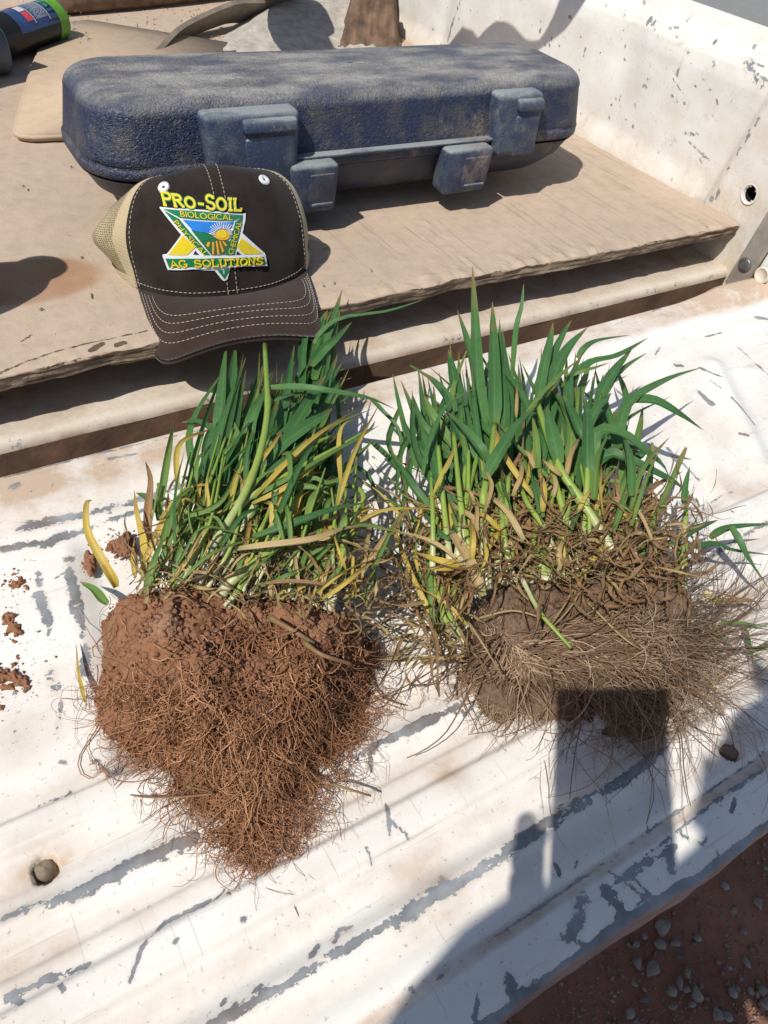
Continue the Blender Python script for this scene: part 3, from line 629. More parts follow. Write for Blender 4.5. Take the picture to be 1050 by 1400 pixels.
# ---- straw and bark crumbs on the board
mb = MB()
for _ in range(330):
    px, py = random.uniform(20, 520), random.uniform(3, 70) if random.random() < .88 else random.uniform(190, 480)
    a = P(px, py, .0615); 
    if a[1] < .63: continue
    if px < 130 and py < 190: a[2] = .0735
    an = random.gauss(.4, .7); l = random.choice([.002, .003, .004, .010]); w = .0007 if l > .005 else .0011
    d = np.array([math.cos(an), math.sin(an), 0])*l; s_ = np.array([-math.sin(an), math.cos(an), 0])*w
    mb.add([a-s_, a+s_, a+d+s_*.6, a+d-s_*.6, a+d*.5+[0, 0, .0016]], [[0, 1, 4], [1, 2, 4], [2, 3, 4], [3, 0, 4]])
tag(mb.build('plant_crumbs', M['dry'], smooth=False), 'dark straw and bark crumbs scattered over the dusty board', 'crumbs', kind='stuff')

# ---- tool case
TC = np.array([.495, .862, BT+.021]); TA = rotz(math.radians(-1.0)); TL, TD = .660, .185
V, F = box((.53, .875, BT+.0105), (.36, .05, .019), bev=.002); tag(mk('batten', V, F, M['plank'], origin=(.53, .875, BT)), 'short wooden batten lying in the shadow underneath the tool case', 'batten')
tool = empty('tool_case', TC, 'long dusty blue plastic tool case lying on the plywood board', 'tool case')
def rring(hx, hy, r, z, n=14, dx=0, dy=0, seg=26):
    pts = []
    cs = [(hx-r, hy-r, 0), (-hx+r, hy-r, 90), (-hx+r, -hy+r, 180), (hx-r, -hy+r, 270)]
    for k_, (cx, cy, a0) in enumerate(cs):
        for j in range(n+1): a = math.radians(a0+90*j/n); pts.append((cx+r*math.cos(a)+dx, cy+r*math.sin(a)+dy, z))
        nx, ny, na = cs[(k_+1) % 4]; a = math.radians(a0+90); p0 = np.array(pts[-1]); a1 = math.radians(na); p1 = np.array((nx+r*math.cos(a1)+dx, ny+r*math.sin(a1)+dy, z))
        for j in range(1, seg): pts.append(tuple(p0+(p1-p0)*j/seg))
    return pts
def loft(rings, name, m, parent, cap0=True, cap1=True, warp=None):
    R = np.array(rings); n = R.shape[1]; V = R.reshape(-1, 3)
    if warp is not None: V = warp(V)
    V = V@TA.T+TC; F = grid_faces(len(R), n, True).tolist()
    if cap0: F.append(list(range(n))[::-1])
    if cap1: F.append([(len(R)-1)*n+j for j in range(n)])
    return mk(name, V, F, m, parent)
hx, hy = TL/2, TD/2
def tcwarp(V):
    V = V.copy(); zt = np.clip(V[:, 2]/.13, 0, 1)
    V[:, 2] += .0016*fbm(V, 6, 3, 60)*zt; V[:, 1] += .002*fbm(V+5, 5, 2, 61)
    return V
rings = [rring(hx-.050+o, hy-.034+o, .05, z) for o, z in ((-.004, 0), (0, .002))]+[rring(hx-.040, hy-.024, .055, .010), rring(hx-.022, hy-.012, .060, .025), rring(hx-.012, hy-.006, .062, .042), rring(hx-.008, hy-.004, .062, .0455)]
loft(rings, 'case_base', M['base'], tool, warp=tcwarp)
loft([rring(hx-.012, hy-.008, .06, .0455), rring(hx-.012, hy-.008, .06, .0480)], 'seam_groove', M['black'], tool, warp=tcwarp)
R_ = [rring(hx-.009, hy-.005, .062, .0478), rring(hx-.006, hy-.002, .062, .0490), rring(hx-.006, hy-.002, .062, .058), rring(hx-.009, hy-.005, .060, .0605)]
for a in np.linspace(0, 1, 7): R_.append(rring(hx-.009-.006*a, hy-.005-.005*a, .055, .0615+.040*a))
for a in np.linspace(.12, 1, 9): th = a*math.pi/2; R_.append(rring(hx-.015-.022*(1-math.cos(th)), hy-.010-.022*(1-math.cos(th)), .054-.018*(1-math.cos(th)), .1015+.018*math.sin(th)))
for a in np.linspace(.1, .9995, 16): R_.append(rring((hx-.037)*(1-a), (hy-.032)*(1-a), max(.036*(1-a), .00002), .1195+.0035*math.sin(a*1.57)))
lid = loft(R_, 'case_lid', M['lid'], tool, warp=tcwarp)
# ledge in the middle of the front
def tbox(c, s, bev, m, name, parent, taper=0, flare=0):
    V, F = box((0, 0, 0), s, bev=bev); V = np.array(V); tz = V[:, 2]/s[2]; V[:, 0] *= 1+flare*tz; V[:, 1] += taper*tz; V = V+np.asarray(c)
    return mk(name, V@TA.T+TC, F, m, parent)
yf = -hy
tbox((.045, yf+.004, .0595), (.345, .020, .0035), .0014, M['latch'], 'front_ledge', lid)
tbox((.045, yf+.006, .0525), (.345, .014, .011), .002, M['base'], 'front_ledge', lid)
# corner brackets on the lid, latches on the base
def lxo(px, py, z): return float((P(px, py, z)-TC)@TA[:, 0])
for px_c, w_b in ((312, .100), (706, .066)):
    cx = lxo(px_c, 185, .145)
    b_ = tbox((cx, yf+.004, .0760), (w_b, .032, .068), .0065, M['latch'], 'hinge_block', tool, taper=.009, flare=.12)
    tbox((cx+w_b*.17, yf-.0085, .0640), (w_b*.56, .012, .046), .003, M['latch'], 'hinge_flap', b_, taper=.003)
    tbox((cx+w_b*.17, yf-.0070, .0985), (w_b*.60, .016, .013), .0035, M['latch'], 'hinge_flap', b_, taper=.004)
for px_c, w_b in ((408, .056), (646, .064)):
    cx = lxo(px_c, 235, .115)
    b_ = tbox((cx, yf-.006, .0310), (w_b, .030, .054), .0055, M['latch'], 'latch', tool, taper=-.004, flare=.06)
    tbox((cx+w_b*.14, yf-.0195, .0300), (w_b*.56, .008, .038), .0025, M['base'], 'latch_plate', b_)
    tbox((cx+w_b*.14, yf-.0205, .0150), (w_b*.48, .009, .005), .002, M['latch'], 'latch_lip', b_)

# ---- bottles at the top left: things of their own
def lathe(axis0, axis1, prof, n=32):
    """prof: (distance along axis, radius)"""
    a0 = np.asarray(axis0, float); d = np.asarray(axis1, float)-a0; L = np.linalg.norm(d); d /= L
    a = np.cross(d, [0, 0, 1]); a /= np.linalg.norm(a); b = np.cross(a, d); V = []
    for t_, r_ in prof:
        for j in range(n): an = 2*math.pi*j/n; V.append(a0+d*t_+r_*(math.cos(an)*a+math.sin(an)*b))
    return np.array(V), grid_faces(len(prof), n, True), a0, d, a, b
q1 = P(72, 28, .093); q0 = q1+np.array([-.155, -.135, 0])*.9
bt = empty('green_bottle', q1*[1, 1, 0]+[0, 0, .062], 'black bottle with a green end and printed label in the top left corner', 'bottle')
Lb = np.linalg.norm(q1-q0)
V, F, a0, d_, a_, b_ = lathe(q0, q1, [(0, 0), (0, .024), (.006, .030), (Lb-.020, .031)]); body = mk('bottle_body', V, F, M['black'], bt)
V, F, *_r = lathe(q0, q1, [(Lb-.0205, .0312), (Lb-.004, .0316), (Lb-.002, .0325), (Lb+.0015, .0322), (Lb+.002, .027), (Lb, .020), (Lb, 0)]); mk('bottle_end', V, F, M['lime'], bt)
def onb(s_, th, lift=.0003):                                       # point on the bottle: s along from the green end, th round it
    return a0+d_*(Lb-s_)+(.031+lift)*(math.cos(th)*a_+math.sin(th)*b_)
def patchb(s0, s1, t0, t1, name, m, lift, parent):
    n = 8; V = []; 
    for i in range(n):
        for s_ in (s0, s1): V.append(onb(s_, t0+(t1-t0)*i/(n-1), lift))
    return mk(name, np.array(V), grid_faces(n, 2), m, parent)
label_w = simple('label_white', (.55, .57, .57), .5); label_b = simple('label_blue', (.03, .06, .16), .4); label_r = simple('label_red', (.55, .06, .07), .45); label_g = simple('label_green', (.02, .42, .13), .45); label_k = simple('label_grey', (.33, .36, .38), .5)
th0 = math.pi*.5; sgn = -1 if a_@(-ROT[:, 2]*0+np.array([-.4, -.9, 0])) < 0 else 1      # which way round faces the camera
lab = patchb(.022, .115, th0-sgn*1.35, th0+sgn*.95, 'label', label_b, .0002, bt)
for i, (s0, s1) in enumerate([(.044, .046), (.050, .068), (.071, .0735)]): 
    pass
mbt = MB()
for j in range(11):                                                # rows of fine print
    s0 = .043+j*.0026; t_ = th0-sgn*(1.15-.02*j)*.15
    tcur = th0-sgn*.95
    while sgn*(tcur-th0) < .62:
        ln = random.uniform(.05, .22); V = []
        for tt_ in (tcur, tcur+sgn*ln):
            for s_ in (s0, s0+.0013): V.append(onb(s_, tt_, .0006))
        mbt.add(V, [[0, 1, 3, 2]]); tcur += sgn*(ln+.035)
mbt.build('fine_print', label_k, lab, smooth=False)
for (t0, t1, m_) in ((-.95, -.45, label_r), (-.40, .05, label_w), (.10, .5, label_r)): patchb(.078, .092, th0+sgn*t0, th0+sgn*t1, 'label_icon', m_, .0006, lab)
patchb(.0745, .0762, th0-sgn*1.1, th0+sgn*.7, 'label_stripe', label_w, .0006, lab); patchb(.0395, .0410, th0-sgn*1.1, th0+sgn*.3, 'label_stripe', label_w, .0006, lab)
def text_mesh(s, size):
    cu = bpy.data.curves.new('t', 'FONT'); cu.body = s; cu.size = size; cu.resolution_u = 3; cu.align_x = 'CENTER'; ob = bpy.data.objects.new('t', cu); COL.objects.link(ob)
    bpy.context.view_layer.update(); dg = bpy.context.evaluated_depsgraph_get(); me = ob.evaluated_get(dg).to_mesh()
    V = np.array([v.co[:] for v in me.vertices]); F = [list(p.vertices) for p in me.polygons]; ob.evaluated_get(dg).to_mesh_clear(); bpy.data.objects.remove(ob); bpy.data.curves.remove(cu)
    return V, F
V, F = text_mesh('6w', .016); V = np.array([onb(.026+v[1]*.9, th0-sgn*.25+sgn*v[0]/.031*-1, .0006) for v in V]); mk('lettering', V, F, label_g, lab, smooth=False)

q1 = P(5, 66, .092); q0 = q1+np.array([-.13, -.02, 0.0]); 
V, F, *_r = lathe(q0, q1+[.02, -.006, 0], [(0, 0), (0, .026), (.10, .028), (.112, .030), (.128, .030), (.131, .028), (.131, .022), (.118, .020), (.116, 0)])
can = empty('spray_can', (q0+q1)/2*[1, 1, 0]+[0, 0, .062], 'grey rimmed can lying below the green bottle at the left edge', 'can'); mk('can_body', V, F, M['greyrub'], can)
# large jug standing left of the picture: it casts the round shadow on the board
tip = P(40, 372, BT); H = .20; hd = SUN[:2]/np.linalg.norm(SUN[:2]); base = tip[:2]-hd*H*math.hypot(SUN[0], SUN[1])/-SUN[2]
V, F, *_r = lathe((base[0], base[1], BT+.001), (base[0], base[1]+1e-4, BT+1), [(0, 0), (0, .040), (.004, .046), (.13, .046), (.16, .042), (.185, .030), (.200, .026), (.215, .026), (.217, 0)])
jg = empty('water_jug', (base[0], base[1], BT+.001), 'pale plastic jug standing on the board just left of the cap', 'jug'); mk('jug_body', V, F, M['jug'], jg)
# crate left of the bottles
V, F = box((.02, 1.33, BT+.076), (.20, .16, .15), rotz(.5), .008); cr = empty('storage_box', (.02, 1.33, BT+.001), 'dark storage box standing on the board beyond the left edge', 'box'); mk('box_body', V, F, M['greyrub'], cr)
V, F = box((.02, 1.33, BT+.158), (.21, .17, .012), rotz(.5), .004); mk('box_lid', V, F, M['greyrub'], cr)
# dark brown bar behind the bottle
V, F, uv = tube([P(70, 2, .082), P(200, -8, .082), P(330, -22, .082), P(470, -40, .082)], .021, 12, 12); tag(mk('brown_bar', V, F, M['rag'], origin=V.mean(0)), 'dark brown bar lying on the board beyond the green bottle', 'bar')

# ---- curved strip, sack and rag behind the case
c0 = P(214, 72, .068); pts = np.array([c0, P(250, 44, .075), P(310, 18, .088), P(390, -8, .11), np.array([.72, 1.36, .09])-SUN*.42]+[PX(a_, b_, X0)-SUN*t_ for a_, b_, t_ in ((640, 62, .50), (705, 70, .50), (742, 52, .50), (766, 22, .52), (782, -15, .54), (790, -60, .56))])
pth = catmull(pts, 80); tv = nrm(np.gradient(pth, axis=0)); wv = np.array([.25, -.55, .80])+np.linspace(0, 1, 80)[:, None]**.5*(np.array([-.6, .75, -.1])-np.array([.25, -.55, .80]))*sst(.25, .5, np.linspace(0, 1, 80))[:, None]; wv = nrm(wv-(tv*wv).sum(1)[:, None]*tv); nv = np.cross(tv, wv)
V = []; wdt = np.interp(np.linspace(0, 1, 80), [0, .06, .25, .40, .52, 1], [.006, .036, .05, .15, .06, .05])  # unseen upper run added and widened to shade the sack and side wall
for s0, s1 in ((-1, -1), (1, -1), (1, 1), (-1, 1)): V.append(pth+wv*(s0*wdt[:, None]/2)+nv*(s1*.004))
V = np.array(V).transpose(1, 0, 2).reshape(-1, 3); F = grid_faces(80, 4, True).tolist()+[[3, 2, 1, 0], [316, 317, 318, 319]]
tag(mk('curved_strip', V, F, M['strap'], smooth=False, origin=V.mean(0)), 'flat worn brown strip curving up from behind the tool case, its unseen upper run added to cast shade', 'strip')
gx, gy = np.meshgrid(np.linspace(0, 1, 70), np.linspace(0, 1, 60), indexing='ij'); u = gx.ravel(); w = gy.ravel()
corn = [P(270, 95, .062), P(520, 85, .062), P(600, -60, .062), P(380, -40, .062)]
xy = np.outer((1-u)*(1-w), corn[0])+np.outer(u*(1-w), corn[1])+np.outer(u*w, corn[2])+np.outer((1-u)*w, corn[3])
e = np.minimum(np.minimum(u, 1-u), np.minimum(w, 1-w)); hgt = .036*sst(0, .3, e)**.7; q = xy
xy[:, 2] = .0612+hgt*(1+.25*fbm(q, 9, 3, 70))+.004*fbm(q, 40, 3, 71)*sst(0, .1, e)
tag(mk('sack', xy, grid_faces(70, 60), M['cement'], origin=xy.mean(0)), 'pale grey dusty sack lying behind the tool case', 'sack')
gx, gy = np.meshgrid(np.linspace(0, 1, 50), np.linspace(0, 1, 50), indexing='ij'); u = gx.ravel(); w = gy.ravel()
corn = [P(455, 78, .062), P(548, 74, .062), P(555, -8, .062), P(478, -20, .062)]
xy = np.outer((1-u)*(1-w), corn[0])+np.outer(u*(1-w), corn[1])+np.outer(u*w, corn[2])+np.outer((1-u)*w, corn[3])
e = np.minimum(np.minimum(u, 1-u), np.minimum(w, 1-w)); xy[:, 2] = .0615+.12*sst(0, .35, e)*(1+.7*fbm(xy, 14, 4, 73))+.02*fbm(xy, 60, 3, 74)*sst(0, .1, e)
tag(mk('rag', xy, grid_faces(50, 50), M['rag'], origin=xy.mean(0)), 'crumpled brown rag heaped against the white side wall', 'rag')
# ---- baseball cap: local frame +y = peak, z up
CB = np.array([.273, .735, BT+.004]); fwd = np.array([-.20, -.98, 0]); fwd /= np.linalg.norm(fwd)
lx = np.cross(fwd, [0, 0, 1]); CR = np.stack([lx, fwd, np.array([0, 0, 1.])], 1)
roll = math.radians(2.5); lean = math.radians(3)
Rr = np.array([[math.cos(roll), 0, math.sin(roll)], [0, 1, 0], [-math.sin(roll), 0, math.cos(roll)]])
Rl = np.array([[1, 0, 0], [0, math.cos(lean), -math.sin(lean)], [0, math.sin(lean), math.cos(lean)]])
CR = CR@Rl@Rr
def c2w(V): return np.asarray(V)@CR.T+CB
cap = empty('baseball_cap', CB, 'dark brown baseball cap with a green and yellow badge, hung over the plywood edge', 'cap')
bxr, byr, CH = .099, .100, .104
def crown(th, f):
    """th from the front, f 0 base .. pi/2 top"""
    th = np.asarray(th, float); f = np.asarray(f, float)
    cf = np.maximum(np.cos(f), 0); r = cf**.36; h = np.sin(f)**.95
    fr = np.exp(-(th/.85)**2)
    X_ = np.sin(th)*bxr*r*(1+.06*np.sin(f)*np.exp(-((np.abs(th)-1.2)/.5)**2)); Y_ = np.cos(th)*np.where(np.cos(th) > 0, byr, byr*.72)*r*(1+.02*fr*np.sin(2*f)); Z_ = CH*h*(.93+.07*fr)+.004*(1-np.sin(f))*(fr-.5)
    Z_ = Z_*(1-.62*sst(.055, -.075, Y_)); Y_ = Y_-.10*Z_
    q = np.stack([X_, Y_, Z_], -1)
    w = fbm(q.reshape(-1, 3), 22, 3, 80).reshape(th.shape); a = .0022+.004*(np.abs(th) > .95)*np.minimum(np.abs(th)-.95, 1)*np.cos(f)
    sag = -.010*np.exp(-((th-1.55)/.35)**2)*np.exp(-((f-.62)/.25)**2)+.010*np.exp(-((th-1.75)/.4)**2)*np.exp(-((f-.85)/.16)**2)
    sag = sag+.030*(th > 0)*np.exp(-((th-1.45)/.35)**2)*np.exp(-((f-.50)/.30)**2)
    q = q+np.stack([np.sin(th), np.cos(th), 0*th], -1)*(a*w+sag)[..., None]
    return q
FT = 1.03                                                   # half angle of the front panel
def cpanel(t0, t1, nt, name, m, extra=0.0, f0=0.0, f1=math.pi/2*.995, nf=40):
    th, f = np.meshgrid(np.linspace(t0, t1, nt), np.linspace(f0, f1, nf), indexing='ij'); q = crown(th, f).reshape(-1, 3)
    n_ = nrm(q-np.array([0, 0, .03])); q = q+n_*extra
    uv = np.stack([th.ravel()*.095*np.cos(f.ravel()*.6), f.ravel()*.12], 1)
    return q, grid_faces(nt, nf), uv
qf, Ff, uf = cpanel(-FT, FT, 90, '', None, .0008); front = mk('front_panel', c2w(qf), Ff[:, ::-1].copy(), M['cap'], cap, uv=uf)
qm, Fm, um = cpanel(FT-.02, 2*math.pi-FT+.02, 110, '', None, 0.0); mk('mesh_panel', c2w(qm), Fm[:, ::-1].copy(), M['mesh'], cap, uv=um)
qs_, Fs_, us_ = cpanel(-FT, FT, 60, '', None, -.0012); mk('lining', c2w(qs_), Fs_, M['cap'], cap, uv=us_)
bvh = BVHTree.FromPolygons([Vector(v) for v in qf], [tuple(map(int, f)) for f in Ff])
def edge_strip(th, f0, f1, w, m, name, lift=.0016):
    f = np.linspace(f0, f1, 50); V = []
    for o in np.linspace(-w, w, 5): 
        q = crown(np.full(50, th)+o/.085, f); V.append(q+nrm(q-np.array([0, 0, .03]))*lift*(1-.4*(abs(o)/w)))
    return mk(name, c2w(np.array(V).reshape(-1, 3)), grid_faces(5, 50), m, cap)
for s_ in (1, -1): edge_strip(s_*(FT+.055), 0.0, 1.50, .0055, M['tanedge'], 'binding', .0018)
# sweatband edge of the mesh
th = np.linspace(FT, 2*math.pi-FT, 80); q = np.concatenate([crown(th, np.full(80, f)) for f in (0.0, .06, .09)]); q[:80, 2] -= .001
n_ = nrm(q*[1, 1, 0]); mk('rear_band', c2w(q+n_*.0015), grid_faces(3, 80), M['tanedge'], cap)
# button on top
V, F = disc((0, 0, 0), (0, 0, 1), .008, .004); top_ = crown(np.array([0.]), np.array([1.565]))[0]; mk('button', c2w(V+top_-[0, 0, .001]), F, M['cap'], cap)
def seam(pts, name='stitching', m=None, r=.00032, dash=.0034, gap=.0012, lift=.0006, parent=None):
    """dashed thread along a dense local polyline"""
    p = np.asarray(pts); L = np.concatenate([[0], np.cumsum(np.linalg.norm(np.diff(p, axis=0), axis=1))]); mb = MB(); s = 0
    while s < L[-1]:
        ss = np.linspace(s, min(s+dash, L[-1]), 4); q = np.stack([np.interp(ss, L, p[:, i]) for i in range(3)], 1)
        V, F, uv = tube(q, [r*.5, r, r, r*.5], 5); mb.add(c2w(V), F); s += dash+gap
    return mb.build(name, m or M['thread'], parent or cap)
lf = lambda q, l=.0014: q+nrm(q-np.array([0, 0, .03]))*l
fl = np.linspace(.02, 1.5, 160)
for s_ in (1, -1):
    seam(lf(crown(np.full(160, s_*(FT-.05)), fl)))
    seam(lf(crown(np.clip(s_*.0042/np.maximum(.095*np.cos(fl)**.46, .02), -.5, .5), fl)))
tl = np.linspace(-FT, FT, 200); seam(lf(crown(tl, np.full(200, .055))))
# eyelets
for s_ in (1, -1):
    c_ = crown(np.array([s_*.66]), np.array([1.12]))[0]; 
    loc, nn, idx, dist = bvh.find_nearest(Vector(c_)); nn = np.array(nn); nn = nn if nn@(c_-[0, 0, .03]) > 0 else -nn
    V, F = disc(np.array(loc), nn, .0056, .002, 22, [(.0056, -.0004), (.0056, .0010), (.0048, .0018), (.0026, .0018), (.0014, .0008), (.0013, .0003)]); ey = mk('eyelet', c2w(V), F, M['white'], cap)
    V, F = disc(np.array(loc)+nn*.0003, nn, .0014, .0002); mk('eyelet_hole', c2w(V), F, M['blackhole'], ey)
# peak
def peak(u, v):
    """u -1..1 across, v 0..1 outwards"""
    u = np.asarray(u, float); v = np.asarray(v, float); th = u*FT*1.02
    xi = np.sin(th)*bxr*1.005; yi = np.cos(th)*byr*1.01; zi = .004*(np.exp(-(th/.85)**2)-.5)
    uo = np.sign(u)*np.abs(u)**.92; xo = np.sin(uo*math.pi/2*.97)*.083+.004*v; yo = byr*.50+.130*np.maximum(1-np.abs(uo)**5, 0)**.5
    X_ = xi+(xo-xi)*v; Y_ = yi+(yo-yi)*v
    Z_ = zi*(1-v)+.012*np.sin(v*2.2)-.026*(np.abs(X_)/.09)**2.2*(.12+.88*v)-.010*v*v
    return np.stack([X_, Y_, Z_], -1)
uu, vv = np.meshgrid(np.linspace(-1, 1, 81), np.linspace(0, 1, 26), indexing='ij'); pt = peak(uu, vv); ptp = pt.reshape(-1, 3)
th_ = .0022; V = np.concatenate([ptp+[0, 0, th_], ptp-[0, 0, th_]]); F = grid_faces(81, 26); n0 = len(ptp)
Fl = F.tolist()+(F[:, ::-1]+n0).tolist(); rim = [i*26+25 for i in range(81)]
Fl += [[rim[i], rim[i]+n0, rim[i+1]+n0, rim[i+1]] for i in range(80)]
pk = mk('peak', c2w(V), Fl, M['visor'], cap)
ul = np.linspace(-1, 1, 400)
for k_, vi in enumerate((.50, .62, .74, .85)):
    lim = .80+.05*k_
    vv_ = vi*np.clip((1-np.abs(ul/lim)**9), 0, 1)**.5
    ok = np.abs(ul) < lim*.995; seam(peak(ul[ok], np.maximum(vv_[ok], .06))+[0, 0, th_+.0005], parent=pk)

# badge, in the flat frame of the panel: photo crop pixels -> metres (u to the viewer's right, w up)
BS = .000112; B0 = (505, 430)
def b2l(p): p = np.asarray(p, float); a = math.radians(-4.5); u = (p[:, 0]-B0[0])*BS; w = -(p[:, 1]-B0[1])*BS*.86; return np.stack([u*math.cos(a)-w*math.sin(a)-.0085, u*math.sin(a)+w*math.cos(a)+.0530], 1)
def onto(uw, lift):
    out = []
    for u_, w_ in uw:
        hit = bvh.ray_cast(Vector((-u_, .3, w_)), Vector((0, -1, 0)))
        if hit[0] is None: hit = bvh.find_nearest(Vector((-u_, .09, w_)))
        n_ = np.array(hit[1]); n_ = n_ if n_[1] > 0 else -n_
        out.append(np.array(hit[0])+n_*lift)
    return np.array(out)
def patch(polys, lift, m, name, parent, raw=False, cell=.0035, th=.0007):
    """filled outlines (crop pixels) sewn onto the panel"""
    mb = MB()
    for kk, poly in enumerate(polys):
        uw = np.asarray(poly, float) if raw else b2l(poly)
        bm = bmesh.new(); vs = [bm.verts.new((a, b, 0)) for a, b in uw]
        try: bm.faces.new(vs)
        except ValueError: bm.free(); continue
        lo, hi = uw.min(0), uw.max(0)
        for ax_ in (0, 1):
            c_ = lo[ax_]+cell
            while c_ < hi[ax_]:
                no = (1, 0, 0) if ax_ == 0 else (0, 1, 0); co = (c_, 0, 0) if ax_ == 0 else (0, c_, 0)
                bmesh.ops.bisect_plane(bm, geom=bm.verts[:]+bm.edges[:]+bm.faces[:], plane_co=co, plane_no=no); c_ += cell
        bmesh.ops.triangulate(bm, faces=bm.faces[:]); bm.verts.index_update()
        q = np.array([v.co[:2] for v in bm.verts]); F = [[v.index for v in f.verts] for f in bm.faces]
        be = [[v.index for v in e.verts] for e in bm.edges if len(e.link_faces) == 1]; bm.free()
        T = onto(q, lift+kk*.000012); Bq = onto(q, max(lift-th, .00005)); n_ = len(q)
        F2 = F+[[a, b, b+n_, a+n_] for a, b in be]; mb.add(c2w(np.concatenate([T, Bq])), F2)
    return mb.build(name, m, parent, smooth=False)
badge = patch([[(90, 205), (300, 170), (420, 162), (560, 168), (755, 190), (748, 240), (715, 350), (905, 555), (925, 680), (720, 655), (600, 660), (570, 770), (545, 790), (525, 775), (468, 685), (300, 692), (105, 742), (72, 605), (105, 590), (228, 392), (90, 215)]], .0010, M['white'], 'badge', cap)
patch([[(118, 212), (300, 183), (420, 175), (560, 180), (728, 200), (655, 238), (450, 240), (235, 252)], [(118, 220), (225, 262), (440, 540), (388, 545)], [(726, 206), (660, 252), (565, 540), (638, 540), (718, 240)]], .0016, M['green'], 'green_border', badge)
patch([[(240, 395), (330, 480), (262, 560), (118, 590)]], .0016, M['yel'], 'yellow_arm', badge); patch([[(705, 392), (880, 552), (720, 538), (660, 468)]], .0016, M['yel'], 'yellow_arm', badge)
patch([[(308, 548), (326, 512), (352, 548)], [(650, 538), (664, 508), (694, 540)]], .0016, M['cap'], 'gap', badge)
patch([[(250, 262), (450, 250), (648, 248), (620, 300), (430, 345), (320, 340)]], .0015, M['blue'], 'sky_patch', badge)
patch([[(308, 336), (370, 342), (440, 350), (520, 400), (600, 410), (560, 535), (450, 540)]], .0017, M['hill'], 'hill_patch', badge)
patch([[(330, 345), (400, 345), (480, 385), (380, 425)]], .0020, M['green'], 'hill_patch', badge)
cs = [(548+58*math.cos(a), 368-58*math.sin(a)*(1 if math.sin(a) > 0 else .62)) for a in np.linspace(0, 2*math.pi, 26)[:-1]]
patch([cs], .0022, M['orange'], 'sun_patch', badge)
cs = [(545+38*math.cos(a), 352-34*math.sin(a)) for a in np.linspace(0, 2*math.pi, 20)[:-1]]; patch([cs], .0026, M['yel'], 'sun_patch', badge)
rays = []
for a in np.linspace(math.radians(8), math.radians(172), 17):
    ca, sa = math.cos(a), math.sin(a); r0, r1 = 62, 118 if abs(ca) < .8 else 104; p = np.array([548+r0*ca, 365-r0*sa]); q_ = np.array([548+r1*ca, 365-r1*sa]); 
    if q_[0] > 640: q_ = p+(q_-p)*.45
    s_ = np.array([sa, ca])*3.2; rays.append([p-s_, q_-s_*.8, q_+s_*.8, p+s_])
patch(rays, .0021, M['white'], 'sun_ray', badge)
fur = [[(430, 425), (445, 425), (430, 470), (415, 455)], [(462, 425), (474, 425), (468, 535), (455, 530)], [(490, 415), (500, 412), (512, 535), (498, 535)], [(515, 412), (525, 410), (550, 500), (538, 520)], [(540, 412), (552, 412), (578, 450), (566, 460)]]
patch(fur, .0021, M['orange'], 'furrow', badge); patch([[(x+9, y) for x, y in f_] for f_ in fur], .00205, M['brown'], 'furrow', badge)
patch([[(75, 612), (250, 572), (480, 548), (700, 552), (908, 570), (920, 678), (700, 652), (480, 660), (300, 685), (108, 735)]], .0021, M['white'], 'banner_edge', badge)
patch([[(98, 630), (260, 592), (480, 566), (700, 568), (892, 584), (902, 660), (700, 634), (480, 642), (290, 668), (122, 712)]], .0024, M['green'], 'banner', badge)
patch([[(492, 682), (592, 672), (545, 765)]], .0017, M['green'], 'badge_point', badge); patch([[(538, 682), (548, 682), (546, 720), (541, 720)]], .0021, M['white'], 'badge_point', badge)
# lettering: strokes of a small slab-serif alphabet (unit boxes, y up)
def arc(cx, cy, rx, ry, a0, a1, n=12): return [(cx+rx*math.cos(math.radians(a)), cy+ry*math.sin(math.radians(a))) for a in np.linspace(a0, a1, n)]
GL = {'P': [[(.16, 0), (.16, 1)], [(.16, .97)]+arc(.5, .74, .28, .23, 90, -90)+[(.16, .51)], [(.02, .03), (.32, .03)], [(.02, .97), (.2, .97)]],
      'R': [[(.16, 0), (.16, 1)], [(.16, .97)]+arc(.5, .75, .26, .22, 90, -90)+[(.16, .53)], [(.45, .52), (.8, .02)], [(.02, .03), (.32, .03)], [(.7, .03), (.92, .03)], [(.02, .97), (.2, .97)]],
      'O': [arc(.46, .5, .38, .47, 0, 360, 26)], '-': [[(.15, .45), (.65, .45)]],
      'S': [arc(.42, .74, .29, .23, 20, 270, 14)[0:14]+arc(.42, .26, .31, .24, 90, -160, 14), [(.70, .74), (.70, .98)], [(.12, .02), (.12, .26)]],
      'I': [[(.25, 0), (.25, 1)], [(.06, .03), (.44, .03)], [(.06, .97), (.44, .97)]],
      'L': [[(.18, 0), (.18, 1)], [(.03, .97), (.34, .97)], [(.03, .03), (.72, .03), (.72, .28)]],
      'A': [[(.08, 0), (.42, 1), (.78, 0)], [(.2, .34), (.64, .34)], [(-.04, .03), (.22, .03)], [(.64, .03), (.92, .03)]],
      'G': [arc(.46, .5, .38, .47, 45, 320, 22), [(.5, .42), (.92, .42)], [(.78, .42), (.78, .08)], [(.74, .76), (.74, .98)]],
      'U': [[(.16, 1), (.16, .32)]+arc(.45, .3, .29, .28, 180, 360, 12)+[(.74, 1)], [(.0, .97), (.32, .97)], [(.58, .97), (.9, .97)]],
      'T': [[(.4, 0), (.4, 1)], [(.04, .74), (.04, .97), (.76, .97), (.76, .74)], [(.24, .03), (.56, .03)]],
      'N': [[(.14, 0), (.14, 1), (.74, 0), (.74, 1)], [(.0, .03), (.3, .03)], [(.6, .97), (.9, .97)], [(.0, .97), (.14, .97)]]}
